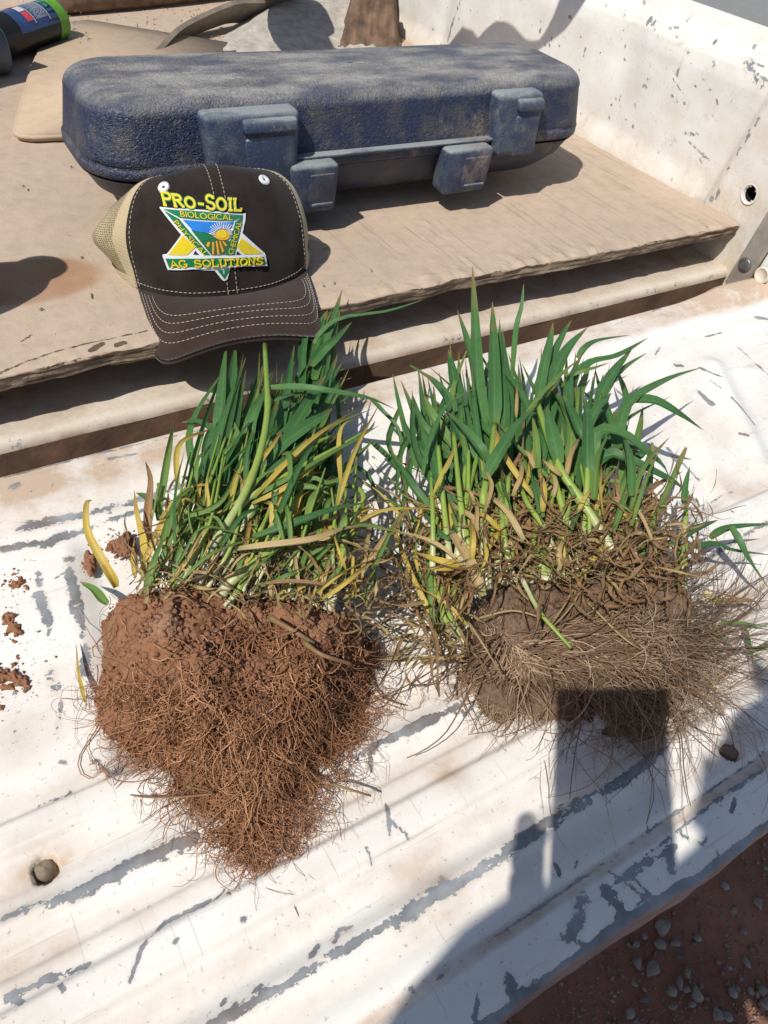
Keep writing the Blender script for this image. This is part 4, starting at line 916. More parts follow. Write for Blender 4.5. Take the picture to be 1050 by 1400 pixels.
GW = {'I': .5, '-': .8, 'L': .82, 'P': .88, 'R': .98, 'O': .96, 'S': .86, 'A': .92, 'G': 1.02, 'U': .94, 'T': .84, 'N': .94, ' ': .55}
def ribbon(pts, w):
    p = np.asarray(pts, float); d = nrm(np.gradient(p, axis=0)) if len(p) > 2 else np.repeat(nrm((p[1]-p[0])[None]), 2, 0); n_ = np.stack([-d[:, 1], d[:, 0]], 1)*w/2
    quads = []
    for i in range(len(p)-1): quads.append([p[i]-n_[i], p[i+1]-n_[i+1], p[i+1]+n_[i+1], p[i]+n_[i]])
    return quads
def word(s, path, heights, w, lift, m, name, parent, wid=.62):
    """letters along a crop-pixel path; heights interpolated along it"""
    path = np.asarray(path, float); L = np.concatenate([[0], np.cumsum(np.linalg.norm(np.diff(path, axis=0), axis=1))]); tot = sum(GW[c_] for c_ in s); sc = L[-1]/tot; cur = 0; quads = []
    for c_ in s:
        s0 = cur*sc; cur += GW[c_]; h_ = np.interp(s0+.5*sc*GW[c_], np.linspace(0, L[-1], len(heights)), heights)
        if c_ not in GL: continue
        mid_ = s0+.5*sc*GW[c_]; o = np.array([np.interp(mid_, L, path[:, 0]), np.interp(mid_, L, path[:, 1])]); e_ = np.array([np.interp(mid_+2, L, path[:, 0])-np.interp(mid_-2, L, path[:, 0]), np.interp(mid_+2, L, path[:, 1])-np.interp(mid_-2, L, path[:, 1])]); e_ /= np.linalg.norm(e_); up = np.array([e_[1], -e_[0]])
        for st in GL[c_]:
            p = np.array([o+e_*((x_-.5*GW[c_]+.02)*sc)+up*(y_*h_) for x_, y_ in st]); quads += ribbon(p, w)
    return patch(quads, lift, m, name, parent, cell=.02, th=.0006)
def fword(s, path, h, lift, m, name, parent, sx=1.0):
    path = np.asarray(path, float); L = np.concatenate([[0], np.cumsum(np.linalg.norm(np.diff(path, axis=0), axis=1))]); ms = [text_mesh(c_, 1.0) for c_ in s]; ws = [np.ptp(m_[0][:, 0])+.11 for m_ in ms]; sc = L[-1]/sum(ws); cur = 0; mb = MB()
    for (V, F), w_ in zip(ms, ws):
        mid_ = (cur+w_/2)*sc; cur += w_; o = np.array([np.interp(mid_, L, path[:, 0]), np.interp(mid_, L, path[:, 1])]); e_ = np.array([np.interp(mid_+2, L, path[:, 0])-np.interp(mid_-2, L, path[:, 0]), np.interp(mid_+2, L, path[:, 1])-np.interp(mid_-2, L, path[:, 1])]); e_ /= np.linalg.norm(e_); up = np.array([e_[1], -e_[0]])
        cx_ = (V[:, 0].min()+V[:, 0].max())/2; q = np.array([o+e_*((v[0]-cx_)*sc*1.06)+up*(v[1]/.7*h) for v in V]); mb.add(c2w(onto(b2l(q), lift)), F)
    return mb.build(name, m, parent, smooth=False)
pp = [(118, 186), (250, 168), (400, 158), (520, 155), (620, 160), (718, 168)]
word('PRO-SOIL', pp, [100, 80, 84, 60, 104, 84, 86, 84], 30, .0010, M['green'], 'lettering', cap)
word('PRO-SOIL', pp, [100, 80, 84, 60, 104, 84, 86, 84], 17, .0016, M['yel'], 'lettering', cap)
word('AG SOLUTIONS', [(138, 702), (270, 668), (400, 648), (520, 640), (640, 636), (760, 640), (872, 648)], [62]*4, 11, .0031, M['yel'], 'lettering', badge)
fword('BIOLOGICAL', [(240, 242), (340, 234), (440, 231), (540, 231), (640, 236)], 44, .0023, M['yel'], 'lettering', badge)
fword('PHYSICAL', [(178, 296), (290, 432), (400, 556)], 40, .0023, M['yel'], 'lettering', badge)
fword('CHEMICAL', [(622, 540), (665, 400), (712, 252)], 42, .0023, M['yel'], 'lettering', badge)
# ---- wheat plants
def blade(pts, wid, n=12, fold=.22, tilt=0.0, twist=0.0, kind='leaf', wave=0.0):
    """leaf strip along world points; wid in metres"""
    p = catmull(pts, n); t = nrm(np.gradient(p, axis=0)); s = np.linspace(0, 1, n)
    up = np.tile(np.array([-.15, -.25, .95]), (n, 1)); sd = nrm(np.cross(t, up)); no = np.cross(sd, t)
    an = tilt+twist*s+wave*np.sin(s*9+tilt*7)
    c_, s_ = np.cos(an)[:, None], np.sin(an)[:, None]; sd2 = sd*c_+no*s_; no2 = no*c_-sd*s_
    if kind == 'leaf': w = wid*np.minimum(.62+1.9*s, 1)*np.clip(1-s**2.6, 0, 1)**.85
    elif kind == 'sheath': w = wid*(1-.25*s)*np.clip((1.03-s)/.12, 0, 1)**.5
    else: w = wid*np.clip(.7+.3*np.sin(s*11+wid*9e3), .3, 1)*np.clip((1.02-s)/.2, 0, 1)**.6
    w = np.maximum(w, .00035)[:, None]
    L = p-sd2*w/2+no2*w*fold; R = p+sd2*w/2+no2*w*fold; Lq = p-sd2*w/4+no2*w*fold*.42; Rq = p+sd2*w/4+no2*w*fold*.42
    V = np.stack([L, Lq, p, Rq, R], 1).reshape(-1, 3); uv = np.stack([np.tile([0, .25, .5, .75, 1.], n), np.repeat(s, 5)], 1)
    return V, grid_faces(n, 5), uv
def pxpts(l, z=None):
    """[(px,py,z) or (px,py)] -> world; z list interpolated when missing"""
    if z is None: return np.array([P(*q) for q in l])
    zz = np.interp(np.linspace(0, 1, len(l)), np.linspace(0, 1, len(z)), z); return np.array([P(q[0], q[1], a) for q, a in zip(l, zz)])
def pw(px, py, z, w): d = ROT.T@(P(px, py, z)-CAM); return w*(-d[2])/FPX
def leafpart(root, l, z, w, m='leaf', **k):
    pts = pxpts(l, z); mid = l[len(l)//2]; V, F, uv = blade(pts, pw(mid[0], mid[1], z[len(z)//2], w)*(1.02 if m == 'leaf' else 1.05), **k)
    V[:, 2] = np.maximum(V[:, 2], .0012) if V[:, 1].max() < .54 else V[:, 2]
    return mk({'leaf': 'leaf', 'pale': 'leaf', 'yellow': 'yellow_leaf', 'straw': 'straw_leaf', 'dry': 'dry_leaf'}[m], V, F, M[m], root, uv=uv)
def stempart(root, l, z, w, nodes=(), m='stem'):
    pts = pxpts(l, z); a = pw(l[0][0], l[0][1], z[0], w)/2; n = 22; s = np.linspace(0, 1, n); r = a*(1.12-.42*s)*(1+.12*np.exp(-((s-.03)/.05)**2))
    for nd in nodes: r = r*(1+.28*np.exp(-((s-nd)/.018)**2))
    V, F, uv = tube(pts, r, 8, n); return mk('stem', V, F, M[m], root, uv=uv)

# each clump: an empty at its crown
cA = empty('wheat_clump', P(330, 880, 0), 'uprooted wheat clump below the cap, its mat of red roots tapering to a tip', 'wheat plants', 'uprooted wheat clumps on the tailgate')
cB = empty('wheat_clump', P(780, 850, 0), 'right uprooted wheat clump with a block of brown soil and long pale roots fanning sideways', 'wheat plants', 'uprooted wheat clumps on the tailgate')

def mound(name, poly_px, zref, Hm, edge, m, root, seed, res=.0011, rough=1.0, lump=()):
    poly = np.array([P(a, b, zref)[:2] for a, b in poly_px]); lo, hi = poly.min(0)-.008, poly.max(0)+.008
    ax_ = np.arange(lo[0], hi[0], res); ay_ = np.arange(lo[1], hi[1], res); gx, gy = np.meshgrid(ax_, ay_, indexing='ij'); xy = np.stack([gx.ravel(), gy.ravel()], 1)
    q = np.concatenate([xy, 0*xy[:, :1]], 1); sd = polysdf(xy, poly)+.0045*fbm(q, 45, 4, seed)*rough+.002*fbm(q, 160, 3, seed+1)*rough
    t = np.clip(sd/edge, 0, 1); h = Hm*(1-(1-t)**2.3)
    h = h*(1+.26*fbm(q, 26, 3, seed+2))+rough*(.0085*fbm(q, 55, 4, seed+3)+.0032*fbm(q, 190, 3, seed+4)+.0013*fbm(q, 480, 2, seed+6))*np.clip(t*4, 0, 1)
    for (a, b, r_, hh) in lump: c_ = P(a, b, zref)[:2]; h += hh*np.exp(-(np.linalg.norm(xy-c_, axis=1)/r_)**2)
    h = np.where(sd < 0, -.002, np.maximum(h, .0005)); V = np.stack([xy[:, 0], xy[:, 1], h], 1); F = grid_faces(len(ax_), len(ay_))
    F = F[(sd[F] > -.003).any(1)]; used = np.unique(F); mp = np.full(len(V), -1); mp[used] = np.arange(len(used))
    mk(name, V[used], mp[F], m, root)
    def H(xyq):
        i = np.clip(((xyq[:, 0]-lo[0])/res).astype(int), 0, len(ax_)-1); j = np.clip(((xyq[:, 1]-lo[1])/res).astype(int), 0, len(ay_)-1); return np.maximum(h.reshape(len(ax_), len(ay_))[i, j], 0)
    return H
def rootgen(n, src, flow, Hs, length, steps, curl, rad, zoff, gravity=.25, seed=0, smooth=.7):
    """src(n)->px points ; flow(pxx,pxy)->direction in px space; roots follow the mound surface"""
    r = np.random.default_rng(seed); p = src(n, r); paths = np.zeros((n, steps, 3)); dirn = flow(p, r); dirn = dirn/np.linalg.norm(dirn, axis=1, keepdims=True)
    L = length(n, r); off = zoff(n, r); om = r.normal(0, 1, n)*curl; ph = r.uniform(0, 6.28, n); zz = None
    for s_ in range(steps):
        w = np.array([P(a, b, .03) for a, b in p]) if False else Pv(p[:, 0], p[:, 1], .03)
        h = np.max([H(w[:, :2]) for H in Hs], axis=0)
        tz = h+off*(1+.8*np.sin(ph+s_*.9))
        zz = tz if zz is None else smooth*zz+(1-smooth)*tz
        zz = np.maximum(zz, .0009); w2 = Pv(p[:, 0], p[:, 1], zz); paths[:, s_] = w2
        fl = flow(p, r); fl = fl/np.linalg.norm(fl, axis=1, keepdims=True)
        om = .8*om+r.normal(0, 1, n)*curl*.6; ca, sa = np.cos(om), np.sin(om); dirn = np.stack([dirn[:, 0]*ca-dirn[:, 1]*sa, dirn[:, 0]*sa+dirn[:, 1]*ca], 1)
        dirn = dirn*(1-gravity)+fl*gravity; dirn = dirn/np.linalg.norm(dirn, axis=1, keepdims=True); p = p+dirn*(L/steps)[:, None]
    R = rad(n, r)[:, None]*np.linspace(1.15, .45, steps)[None]
    return paths, R
def Pv(px, py, z):
    d = np.stack([(px-CX)/FPX, -(py-CY)/FPX, -np.ones_like(px)], 1)@ROT.T; t = (z-CAMH)/d[:, 2]; return CAM+d*t[:, None]
def inpoly(poly, n, r):
    poly = np.array(poly, float); lo, hi = poly.min(0), poly.max(0); out = np.zeros((0, 2))
    while len(out) < n: c_ = r.uniform(lo, hi, (n*2, 2)); out = np.concatenate([out, c_[polysdf(c_, poly) > 0]])
    return out[:n]

# ---------------- left clump
pA = [(140, 815), (200, 795), (300, 800), (400, 815), (505, 845), (520, 890), (500, 945), (465, 990), (400, 1025), (320, 1050), (255, 1035), (190, 995), (132, 960), (122, 925), (140, 880)]
HA = mound('soil_mat', pA, .03, .058, .045, M['soilA'], cA, 101, lump=[(265, 850, .016, .012), (240, 900, .014, .010), (400, 870, .03, .006)])
pA2 = [(170, 960), (470, 960), (450, 1030), (410, 1080), (380, 1125), (345, 1150), (310, 1130), (280, 1090), (220, 1040)]
HA2 = mound('root_core', pA2, .015, .022, .03, M['soilA'], cA, 131, rough=1.0)
HA3 = lambda w: np.zeros(len(w))
tipA = np.array([345, 1180.])
def flA(p, r): d = np.stack([(335-p[:, 0])*1.05, np.maximum(1180-p[:, 1], 20)+40], 1); return d+r.normal(0, 70, p.shape)
V_, F_, n0_ = [], [], 0
sets = [rootgen(260, lambda n, r: inpoly(pA, n, r), flA, [HA, HA2], lambda n, r: r.uniform(40, 140, n), 12, .6, lambda n, r: r.uniform(.00018, .0005, n), lambda n, r: r.uniform(-.003, .0025, n), .06, 1),
    rootgen(760, lambda n, r: inpoly([(330, 850), (505, 860), (520, 890), (505, 950), (470, 1000), (400, 1030), (320, 1060), (250, 1045), (180, 1000), (128, 960), (125, 930), (250, 960)], n, r), flA, [HA, HA2], lambda n, r: r.uniform(50, 170, n), 12, .6, lambda n, r: r.uniform(.0002, .0005, n), lambda n, r: r.uniform(-.002, .0042, n), .08, 8),
    rootgen(1400, lambda n, r: inpoly(pA2, n, r), flA, [HA, HA2], lambda n, r: r.uniform(50, 150, n), 12, .5, lambda n, r: r.uniform(.00016, .0004, n), lambda n, r: r.uniform(-.001, .009, n), .06, 2),
    rootgen(900, lambda n, r: inpoly([(120, 940), (170, 1010), (240, 1045), (330, 1080), (430, 1040), (490, 960), (470, 930), (300, 1000), (160, 920)], n, r), flA, [HA, HA2], lambda n, r: r.uniform(40, 120, n), 14, .5, lambda n, r: r.uniform(.00014, .0003, n), lambda n, r: r.uniform(.0, .010, n), .07, 3),
    rootgen(620, lambda n, r: inpoly([(255, 1080), (410, 1060), (430, 1110), (395, 1165), (345, 1195), (290, 1155)], n, r), lambda p, r: np.stack([r.normal(0, 60, len(p))+ (p[:, 0]-340)*.5, 50+0*p[:, 0]], 1), [HA2], lambda n, r: r.uniform(25, 90, n), 12, .7, lambda n, r: r.uniform(.00012, .00024, n), lambda n, r: r.uniform(0, .008, n), .06, 4),
    rootgen(190, lambda n, r: inpoly([(490, 900), (525, 900), (520, 980), (470, 1060), (440, 1090), (450, 1000)], n, r), lambda p, r: np.stack([30+r.normal(0, 40, len(p)), 45+0*p[:, 0]], 1), [HA, HA2], lambda n, r: r.uniform(25, 90, n), 12, .6, lambda n, r: r.uniform(.00012, .00024, n), lambda n, r: r.uniform(0, .012, n), .08, 5),
    rootgen(80, lambda n, r: inpoly([(115, 930), (150, 990), (230, 1050), (270, 1100), (240, 1000), (160, 920)], n, r), lambda p, r: np.stack([-25+r.normal(0, 30, len(p)), 40+0*p[:, 0]], 1), [HA, HA2], lambda n, r: r.uniform(20, 70, n), 12, .6, lambda n, r: r.uniform(.0001, .0002, n), lambda n, r: r.uniform(0, .008, n), .08, 6)]
def joinroots(sets, name, m, root):
    V_, F_, k0 = [], [], 0
    T_ = []
    for pth, R in sets: V, F = tubes(pth, R, 4); V_.append(V); F_.append(F+k0); k0 += len(V); T_.append(np.repeat(rng.uniform(0, 1, len(pth)), pth.shape[1]*4))
    return tag(mk(name, np.concatenate(V_), np.concatenate(F_), m, root, attrs={'tint': np.concatenate(T_)}), kind='stuff')
joinroots(sets, 'fine_roots', M['rootA'], cA)
th_ = rootgen(70, lambda n, r: inpoly([(330, 830), (500, 850), (510, 900), (420, 960), (330, 960)], n, r), flA, [HA, HA2], lambda n, r: r.uniform(50, 130, n), 12, .6, lambda n, r: r.uniform(.0005, .0011, n), lambda n, r: r.uniform(-.002, .006, n), .06, 7)
for i in range(70): V, F, uv = tube(th_[0][i], th_[1][i], 5, 12); mk('root', V, F, M['rootA'], cA)
for l, z, w in [([(370, 845), (400, 862), (430, 880)], [.068, .070, .066], 8), ([(418, 880), (440, 895), (480, 908)], [.070, .072, .064], 7), ([(255, 1075), (290, 1085), (200, 1090), (140, 1075)], [.03, .02, .006, .002], 3), ([(455, 1072), (480, 1080), (507, 1088)], [.02, .02, .018], 4)]: stempart(cA, l, z, w, m='dry')
# crumbly clods stuck over the crown
def granules(pts, rr, seed):
    r = np.random.default_rng(seed); bm = bmesh.new(); bmesh.ops.create_icosphere(bm, subdivisions=1, radius=1); U = np.array([v.co[:] for v in bm.verts]); bm.verts.index_update(); Fi = np.array([[v.index for v in f.verts] for f in bm.faces]); bm.free()
    Vs, Fs = [], []
    for i, (p, a) in enumerate(zip(pts, rr)): Vs.append(p+U*(1+.28*r.normal(0, 1, (len(U), 1)))*a*r.uniform(.7, 1.2, (1, 3))); Fs.append(Fi+i*len(U))
    return np.concatenate(Vs), np.concatenate(Fs)
r = np.random.default_rng(5); g_ = inpoly(pA, 900, r); w_ = Pv(g_[:, 0], g_[:, 1], .03); hz = HA(w_[:, :2]); pts = np.stack([w_[:, 0], w_[:, 1], hz], 1); V, F = granules(pts, r.uniform(.0007, .0026, 900), 6); tag(mk('soil_grains', V, F, M['soilA'], cA), kind='stuff')

g_ = inpoly(pA+[], 1300, r); g2 = inpoly(pA2, 900, r); g_ = np.concatenate([g_, g2]); w_ = Pv(g_[:, 0], g_[:, 1], .03); hz = np.maximum(HA(w_[:, :2]), HA2(w_[:, :2]))+r.uniform(.0005, .004, len(g_)); pts = np.stack([w_[:, 0], w_[:, 1], hz], 1)
keep = fbm(pts, 60, 3, 160) > -.05; V, F = granules(pts[keep], np.minimum(r.gamma(1.5, .00045, keep.sum())+.0004, .0025), 16); tag(mk('soil_grains', V, F, M['soilA'], cA), kind='stuff')
# leaves and stems, read off the photograph: pixel path, heights, width in pixels
LA = [([(365, 531), (408, 531), (450, 536), (503, 545), (541, 560)], [.088, .096, .098, .090, .075], 14, 'leaf', .1),
 ([(298, 592), (302, 560), (306, 514), (310, 470)], [.06, .068, .066, .06], 17, 'leaf', .5), ([(316, 600), (312, 560), (318, 510), (322, 470)], [.058, .064, .064, .06], 16, 'leaf', -.4),
 ([(328, 680), (300, 600), (272, 576), (248, 578)], [.05, .055, .05, .04], 9, 'leaf', .3),
 ([(430, 520), (440, 480), (455, 440), (468, 396)], [.062, .066, .072, .075], 14, 'leaf', .2), ([(430, 470), (440, 455), (467, 436), (530, 426), (578, 410)], [.062, .07, .08, .085, .09], 10, 'leaf', .5),
 ([(425, 500), (440, 480), (456, 466), (481, 440)], [.07, .075, .08, .08], 14, 'leaf', -.2), ([(400, 560), (425, 500), (434, 450), (447, 425)], [.055, .06, .062, .07], 13, 'leaf', .3),
 ([(367, 640), (380, 610), (401, 586), (425, 545), (446, 512)], [.06, .075, .082, .082, .075], 24, 'leaf', .15), ([(360, 660), (373, 620), (416, 585), (440, 570), (454, 558)], [.066, .08, .086, .086, .08], 19, 'leaf', -.1),
 ([(372, 552), (385, 545), (410, 538), (430, 540)], [.085, .09, .088, .08], 8, 'leaf', .2), ([(341, 610), (343, 580), (352, 555), (366, 528)], [.062, .075, .08, .078], 18, 'leaf', .2), ([(300, 640), (308, 610), (318, 590), (325, 568)], [.055, .062, .066, .066], 18, 'leaf', .3),
 ([(330, 640), (334, 600), (345, 560), (356, 515)], [.06, .07, .072, .07], 11, 'pale', .3), ([(345, 690), (370, 650), (395, 625), (420, 600)], [.07, .08, .085, .085], 15, 'leaf', .1), ([(390, 690), (410, 655), (440, 630), (470, 600)], [.062, .07, .07, .062], 13, 'leaf', .3), ([(395, 680), (403, 650), (414, 620), (420, 595)], [.066, .074, .078, .08], 10, 'leaf', .3),
 ([(346, 735), (395, 718), (417, 710), (460, 695), (503, 687)], [.085, .092, .094, .094, .088], 13, 'leaf', .1),
 ([(330, 690), (390, 660), (440, 630), (490, 600), (518, 582)], [.08, .092, .096, .092, .088], 10, 'pale', .4), ([(345, 690), (390, 668), (440, 630), (470, 610)], [.082, .090, .094, .090], 8, 'yellow', .4),
 ([(322, 752), (370, 747), (431, 738), (470, 724), (503, 719)], [.085, .092, .095, .092, .088], 11, 'straw', .1), ([(400, 660), (430, 655), (450, 661), (480, 645), (488, 625)], [.08, .086, .084, .084, .086], 7, 'pale', .2), ([(385, 675), (420, 665), (450, 675)], [.08, .086, .084], 9, 'pale', .1),
 ([(160, 802), (143, 770), (122, 728), (119, 690), (126, 684)], [.02, .035, .045, .05, .052], 12, 'yellow', .5), ([(158, 803), (150, 780), (128, 745)], [.022, .032, .038], 11, 'yellow', -.4),
 ([(203, 790), (200, 740), (190, 700), (184, 671)], [.04, .052, .058, .06], 13, 'yellow', .3), ([(205, 750), (204, 700), (208, 660), (199, 631)], [.045, .058, .064, .068], 12, 'dry', .3), ([(193, 785), (210, 745), (230, 705), (253, 671), (258, 668)], [.045, .056, .062, .066, .066], 11, 'yellow', -.2), ([(186, 790), (183, 765), (184, 735)], [.04, .045, .05], 7, 'yellow', .2),
 ([(234, 720), (218, 700), (200, 680), (186, 674)], [.05, .055, .056, .055], 12, 'leaf', .1), ([(217, 712), (216, 690), (214, 668)], [.05, .058, .064], 8, 'leaf', .3), ([(285, 680), (272, 662), (248, 651)], [.05, .052, .05], 15, 'leaf', -.1), ([(148, 826), (128, 808), (109, 795)], [.014, .014, .012], 12, 'pale', .1), ([(118, 960), (110, 925), (104, 880)], [.012, .008, .004], 6, 'yellow', .2),
 ([(352, 800), (400, 795), (450, 800), (505, 806)], [.08, .086, .086, .078], 6, 'dry', .2), ([(420, 740), (460, 740), (490, 750), (510, 775)], [.08, .084, .08, .065], 8, 'straw', .3), ([(470, 740), (500, 760), (512, 800), (500, 826)], [.07, .07, .062, .05], 8, 'pale', .2), ([(485, 805), (495, 822), (500, 830)], [.06, .056, .05], 9, 'pale', .1),
 ([(460, 660), (480, 640), (505, 655), (520, 700)], [.05, .056, .05, .03], 12, 'leaf', .4), ([(470, 640), (500, 615), (512, 600)], [.06, .062, .06], 8, 'pale', .2), ([(440, 560), (470, 548), (480, 535)], [.06, .06, .06], 6, 'leaf', .6), ([(330, 660), (380, 610), (430, 585)], [.06, .065, .06], 9, 'pale', .2), ([(505, 545), (520, 560), (545, 590), (550, 640)], [.06, .06, .05, .03], 9, 'leaf', .3)]
for l, z, w, m_, tl_ in LA: leafpart(cA, l, z, w, m_, tilt=tl_+random.uniform(-.15, .15), twist=random.uniform(-.3, .3) if m_ == 'leaf' else random.uniform(-.9, .9), fold=.22 if m_ == 'leaf' else .42, wave=0 if m_ == 'leaf' else .15)
SA = [([(267, 775), (293, 743), (334, 676), (357, 614), (366, 560), (365, 525), (362, 471)], [.062, .075, .088, .092, .092, .090, .082], 12, (.36, .72)), ([(290, 765), (331, 690), (403, 643), (465, 610), (500, 590)], [.065, .082, .088, .088, .085], 8, (.5,)), ([(300, 790), (348, 690), (374, 648), (420, 612), (452, 597)], [.06, .08, .084, .082, .078], 9, (.5,)),
 ([(303, 812), (322, 790), (379, 743), (398, 695), (425, 650)], [.064, .074, .082, .082, .07], 14, (.6,)), ([(357, 785), (372, 740), (388, 700), (400, 660)], [.072, .08, .08, .07], 11, ()), ([(448, 835), (465, 786), (470, 748), (466, 715)], [.058, .070, .076, .072], 13, (.8,)), ([(470, 730), (479, 714), (497, 684), (490, 668), (474, 664)], [.068, .072, .075, .072, .066], 9, ()),
 ([(240, 760), (250, 710), (274, 667), (290, 620), (300, 592)], [.05, .058, .064, .066, .066], 8, (.7,)), ([(203, 792), (220, 772), (237, 748), (262, 700)], [.04, .05, .058, .06], 8, ()), ([(280, 790), (300, 740), (320, 700)], [.062, .07, .075], 8, ()), ([(250, 805), (262, 770), (280, 730), (300, 690)], [.055, .066, .072, .07], 10, ()), ([(242, 800), (247, 785), (255, 770)], [.055, .062, .064], 13, ()), ([(310, 830), (330, 800), (350, 760)], [.06, .07, .078], 10, ()), ([(400, 820), (420, 780), (440, 720), (455, 690)], [.06, .07, .074, .066], 8, ()), ([(215, 800), (228, 740), (245, 700), (262, 640)], [.045, .055, .06, .058], 6, ()), ([(325, 800), (345, 745), (368, 700), (384, 640), (390, 600)], [.06, .072, .078, .078, .07], 7, (.5,)), ([(430, 830), (436, 790), (452, 760)], [.055, .064, .066], 8, ())]
for l, z, w, nd in SA: stempart(cA, l, z, w, nd)
# filling leaves under the cap and down to the crown
for i in range(120):
    u = random.random(); b = (np.interp(u, [0, 1], [250, 440])+random.gauss(0, 12), random.uniform(640, 760)); tp = (np.interp(u, [0, 1], [308, 462])+random.gauss(0, 20), random.uniform(470, 600))
    if tp[0] < 296: continue
    mid_ = ((b[0]*.5+tp[0]*.5)+random.gauss(0, 10), b[1]*.5+tp[1]*.5); zz = random.uniform(.025, .066)
    leafpart(cA, [b, mid_, tp], [zz*.9, zz+.008, zz+random.uniform(-.006, .004)], random.uniform(9, 18), 'leaf' if random.random() < .80 else 'pale', tilt=random.gauss(.1, .5), twist=random.gauss(0, .4))
for i in range(34):
    u = random.random(); b = (np.interp(u, [0, 1], [410, 446])+random.gauss(0, 8), random.uniform(520, 600)); tp = (np.interp(u, [0, 1], [430, 462])+random.gauss(0, 12), random.uniform(405, 520)); zz = random.uniform(.045, .070)
    leafpart(cA, [b, ((b[0]+tp[0])/2-6, (b[1]+tp[1])/2), tp], [zz-.012, zz, zz+.003], random.uniform(8, 14), 'leaf', tilt=random.gauss(.2, .5), twist=random.gauss(0, .4))
for i in range(46):                                           # stalks and dead leaf bases at the crown
    x0 = random.uniform(190, 500); b = (x0, 800+.06*(x0-200)+random.uniform(-10, 14)); sl_ = random.gauss(.35, .35); ln = random.uniform(50, 130); tp = (x0+sl_*ln, b[1]-ln); zb = random.uniform(.045, .066)
    leafpart(cA, [b, ((b[0]+tp[0])/2+random.gauss(0, 5), (b[1]+tp[1])/2), tp], [zb, zb+.014, zb+random.uniform(.004, .02)], random.uniform(6, 11), random.choice(['pale', 'straw', 'straw', 'yellow', 'pale', 'dry']), kind='sheath' if random.random() < .6 else 'leaf', tilt=random.gauss(0, .5), fold=.35)
def tangle(n, src, dirf, zf, lf_, wf, root, name, seed, m='dry', steps=10, curl=.33):
    r = np.random.default_rng(seed); Vs, Fs, U, k0 = [], [], [], 0
    for i in range(n):
        p = np.array(src(r)); d = np.array(dirf(p, r), float); d /= np.linalg.norm(d); L = lf_(r); z0 = zf(p, r); om = r.normal(0, curl); pts = []
        for s_ in range(steps):
            pts.append(P(p[0], p[1], max(.002, z0))); om = .7*om+r.normal(0, curl*.6); d = np.array([d[0]*math.cos(om)-d[1]*math.sin(om), d[0]*math.sin(om)+d[1]*math.cos(om)]); p = p+d*L/steps; z0 += r.normal(0, .0022)
        V, F, uv = blade(pts, wf(r), n=14, fold=.3, tilt=r.normal(0, .8), twist=r.normal(0, 3), kind='dry', wave=.5); Vs.append(V); Fs.append(F+k0); U.append(uv); k0 += len(V)
    return tag(mk(name, np.concatenate(Vs), np.concatenate(Fs), M[m], root, uv=np.concatenate(U)), kind='stuff')
tangle(230, lambda r: (r.uniform(190, 515), 0), None, None, None, None, cA, 'x', 1) if False else None
for i in range(34):
    x0 = random.uniform(215, 480); y0 = 800+.07*(x0-200)+random.uniform(-14, 10); ln = random.uniform(110, 230); sl_ = min(.6, max(.1, random.gauss(.38, .18)))*(1 if x0 < 400 else .4); zb = random.uniform(.05, .068)
    stempart(cA, [(x0, y0), (x0+sl_*ln*.4+random.gauss(0, 6), y0-ln*.5), (x0+sl_*ln*.75, y0-ln)], [zb, zb+random.uniform(.012, .024), zb+random.uniform(.012, .026)], random.uniform(3.5, 6.5), (random.uniform(.4, .8),))
for i in range(40):
    x0 = random.uniform(215, 470); y0 = random.uniform(660, 770); ln = random.uniform(60, 150); sl_ = max(.15, min(1.0, random.gauss(.6, .35)))*(1 if x0 < 380 else .35); zb = random.uniform(.066, .090)
    leafpart(cA, [(x0, y0), (x0+sl_*ln*.5+random.gauss(0, 6), y0-ln*.55), (x0+sl_*ln+random.gauss(0, 10), y0-ln*random.uniform(.6, 1))], [zb, zb+.008, zb-.004], random.uniform(6, 11), random.choice(['pale', 'pale', 'pale', 'yellow', 'leaf', 'leaf']), tilt=random.gauss(.1, .5), twist=random.gauss(0, .6), fold=.32)
for i in range(75):
    x0 = random.uniform(200, 490); y0 = 805+.06*(x0-200)-random.uniform(0, 110); ln = random.uniform(40, 130); sl_ = max(.1 if x0 < 300 else -.6, random.gauss(.8, .6)); zb = random.uniform(.058, .088)
    leafpart(cA, [(x0, y0), (x0+sl_*ln*.35+random.gauss(0, 7), y0-ln*.45+random.gauss(0, 7)), (x0+sl_*ln*.8, y0-ln*random.uniform(.3, .9))], [zb, zb+.010, zb+random.gauss(0, .006)], random.uniform(4, 8.5), random.choice(['yellow', 'yellow', 'straw', 'pale', 'pale', 'pale']), tilt=random.gauss(0, .8), twist=random.gauss(0, 1.4), fold=.42, wave=.25)
bandA = [(170, 800), (230, 730), (330, 680), (470, 690), (515, 790), (510, 850), (400, 850), (300, 830), (200, 830)]
tangle(250, lambda r: inpoly(bandA, 1, r)[0], lambda p, r: (r.normal(.5, .6), r.normal(-.6, .6)), lambda p, r: r.uniform(.050, .080), lambda r: r.uniform(35, 110), lambda r: r.uniform(.0008, .0026), cA, 'dead_leaf_shreds', 21)
tangle(90, lambda r: inpoly(bandA, 1, r)[0], lambda p, r: (r.normal(.5, .6), r.normal(-.6, .6)), lambda p, r: r.uniform(.055, .082), lambda r: r.uniform(35, 110), lambda r: r.uniform(.0009, .0030), cA, 'straw_shreds', 22, 'straw')

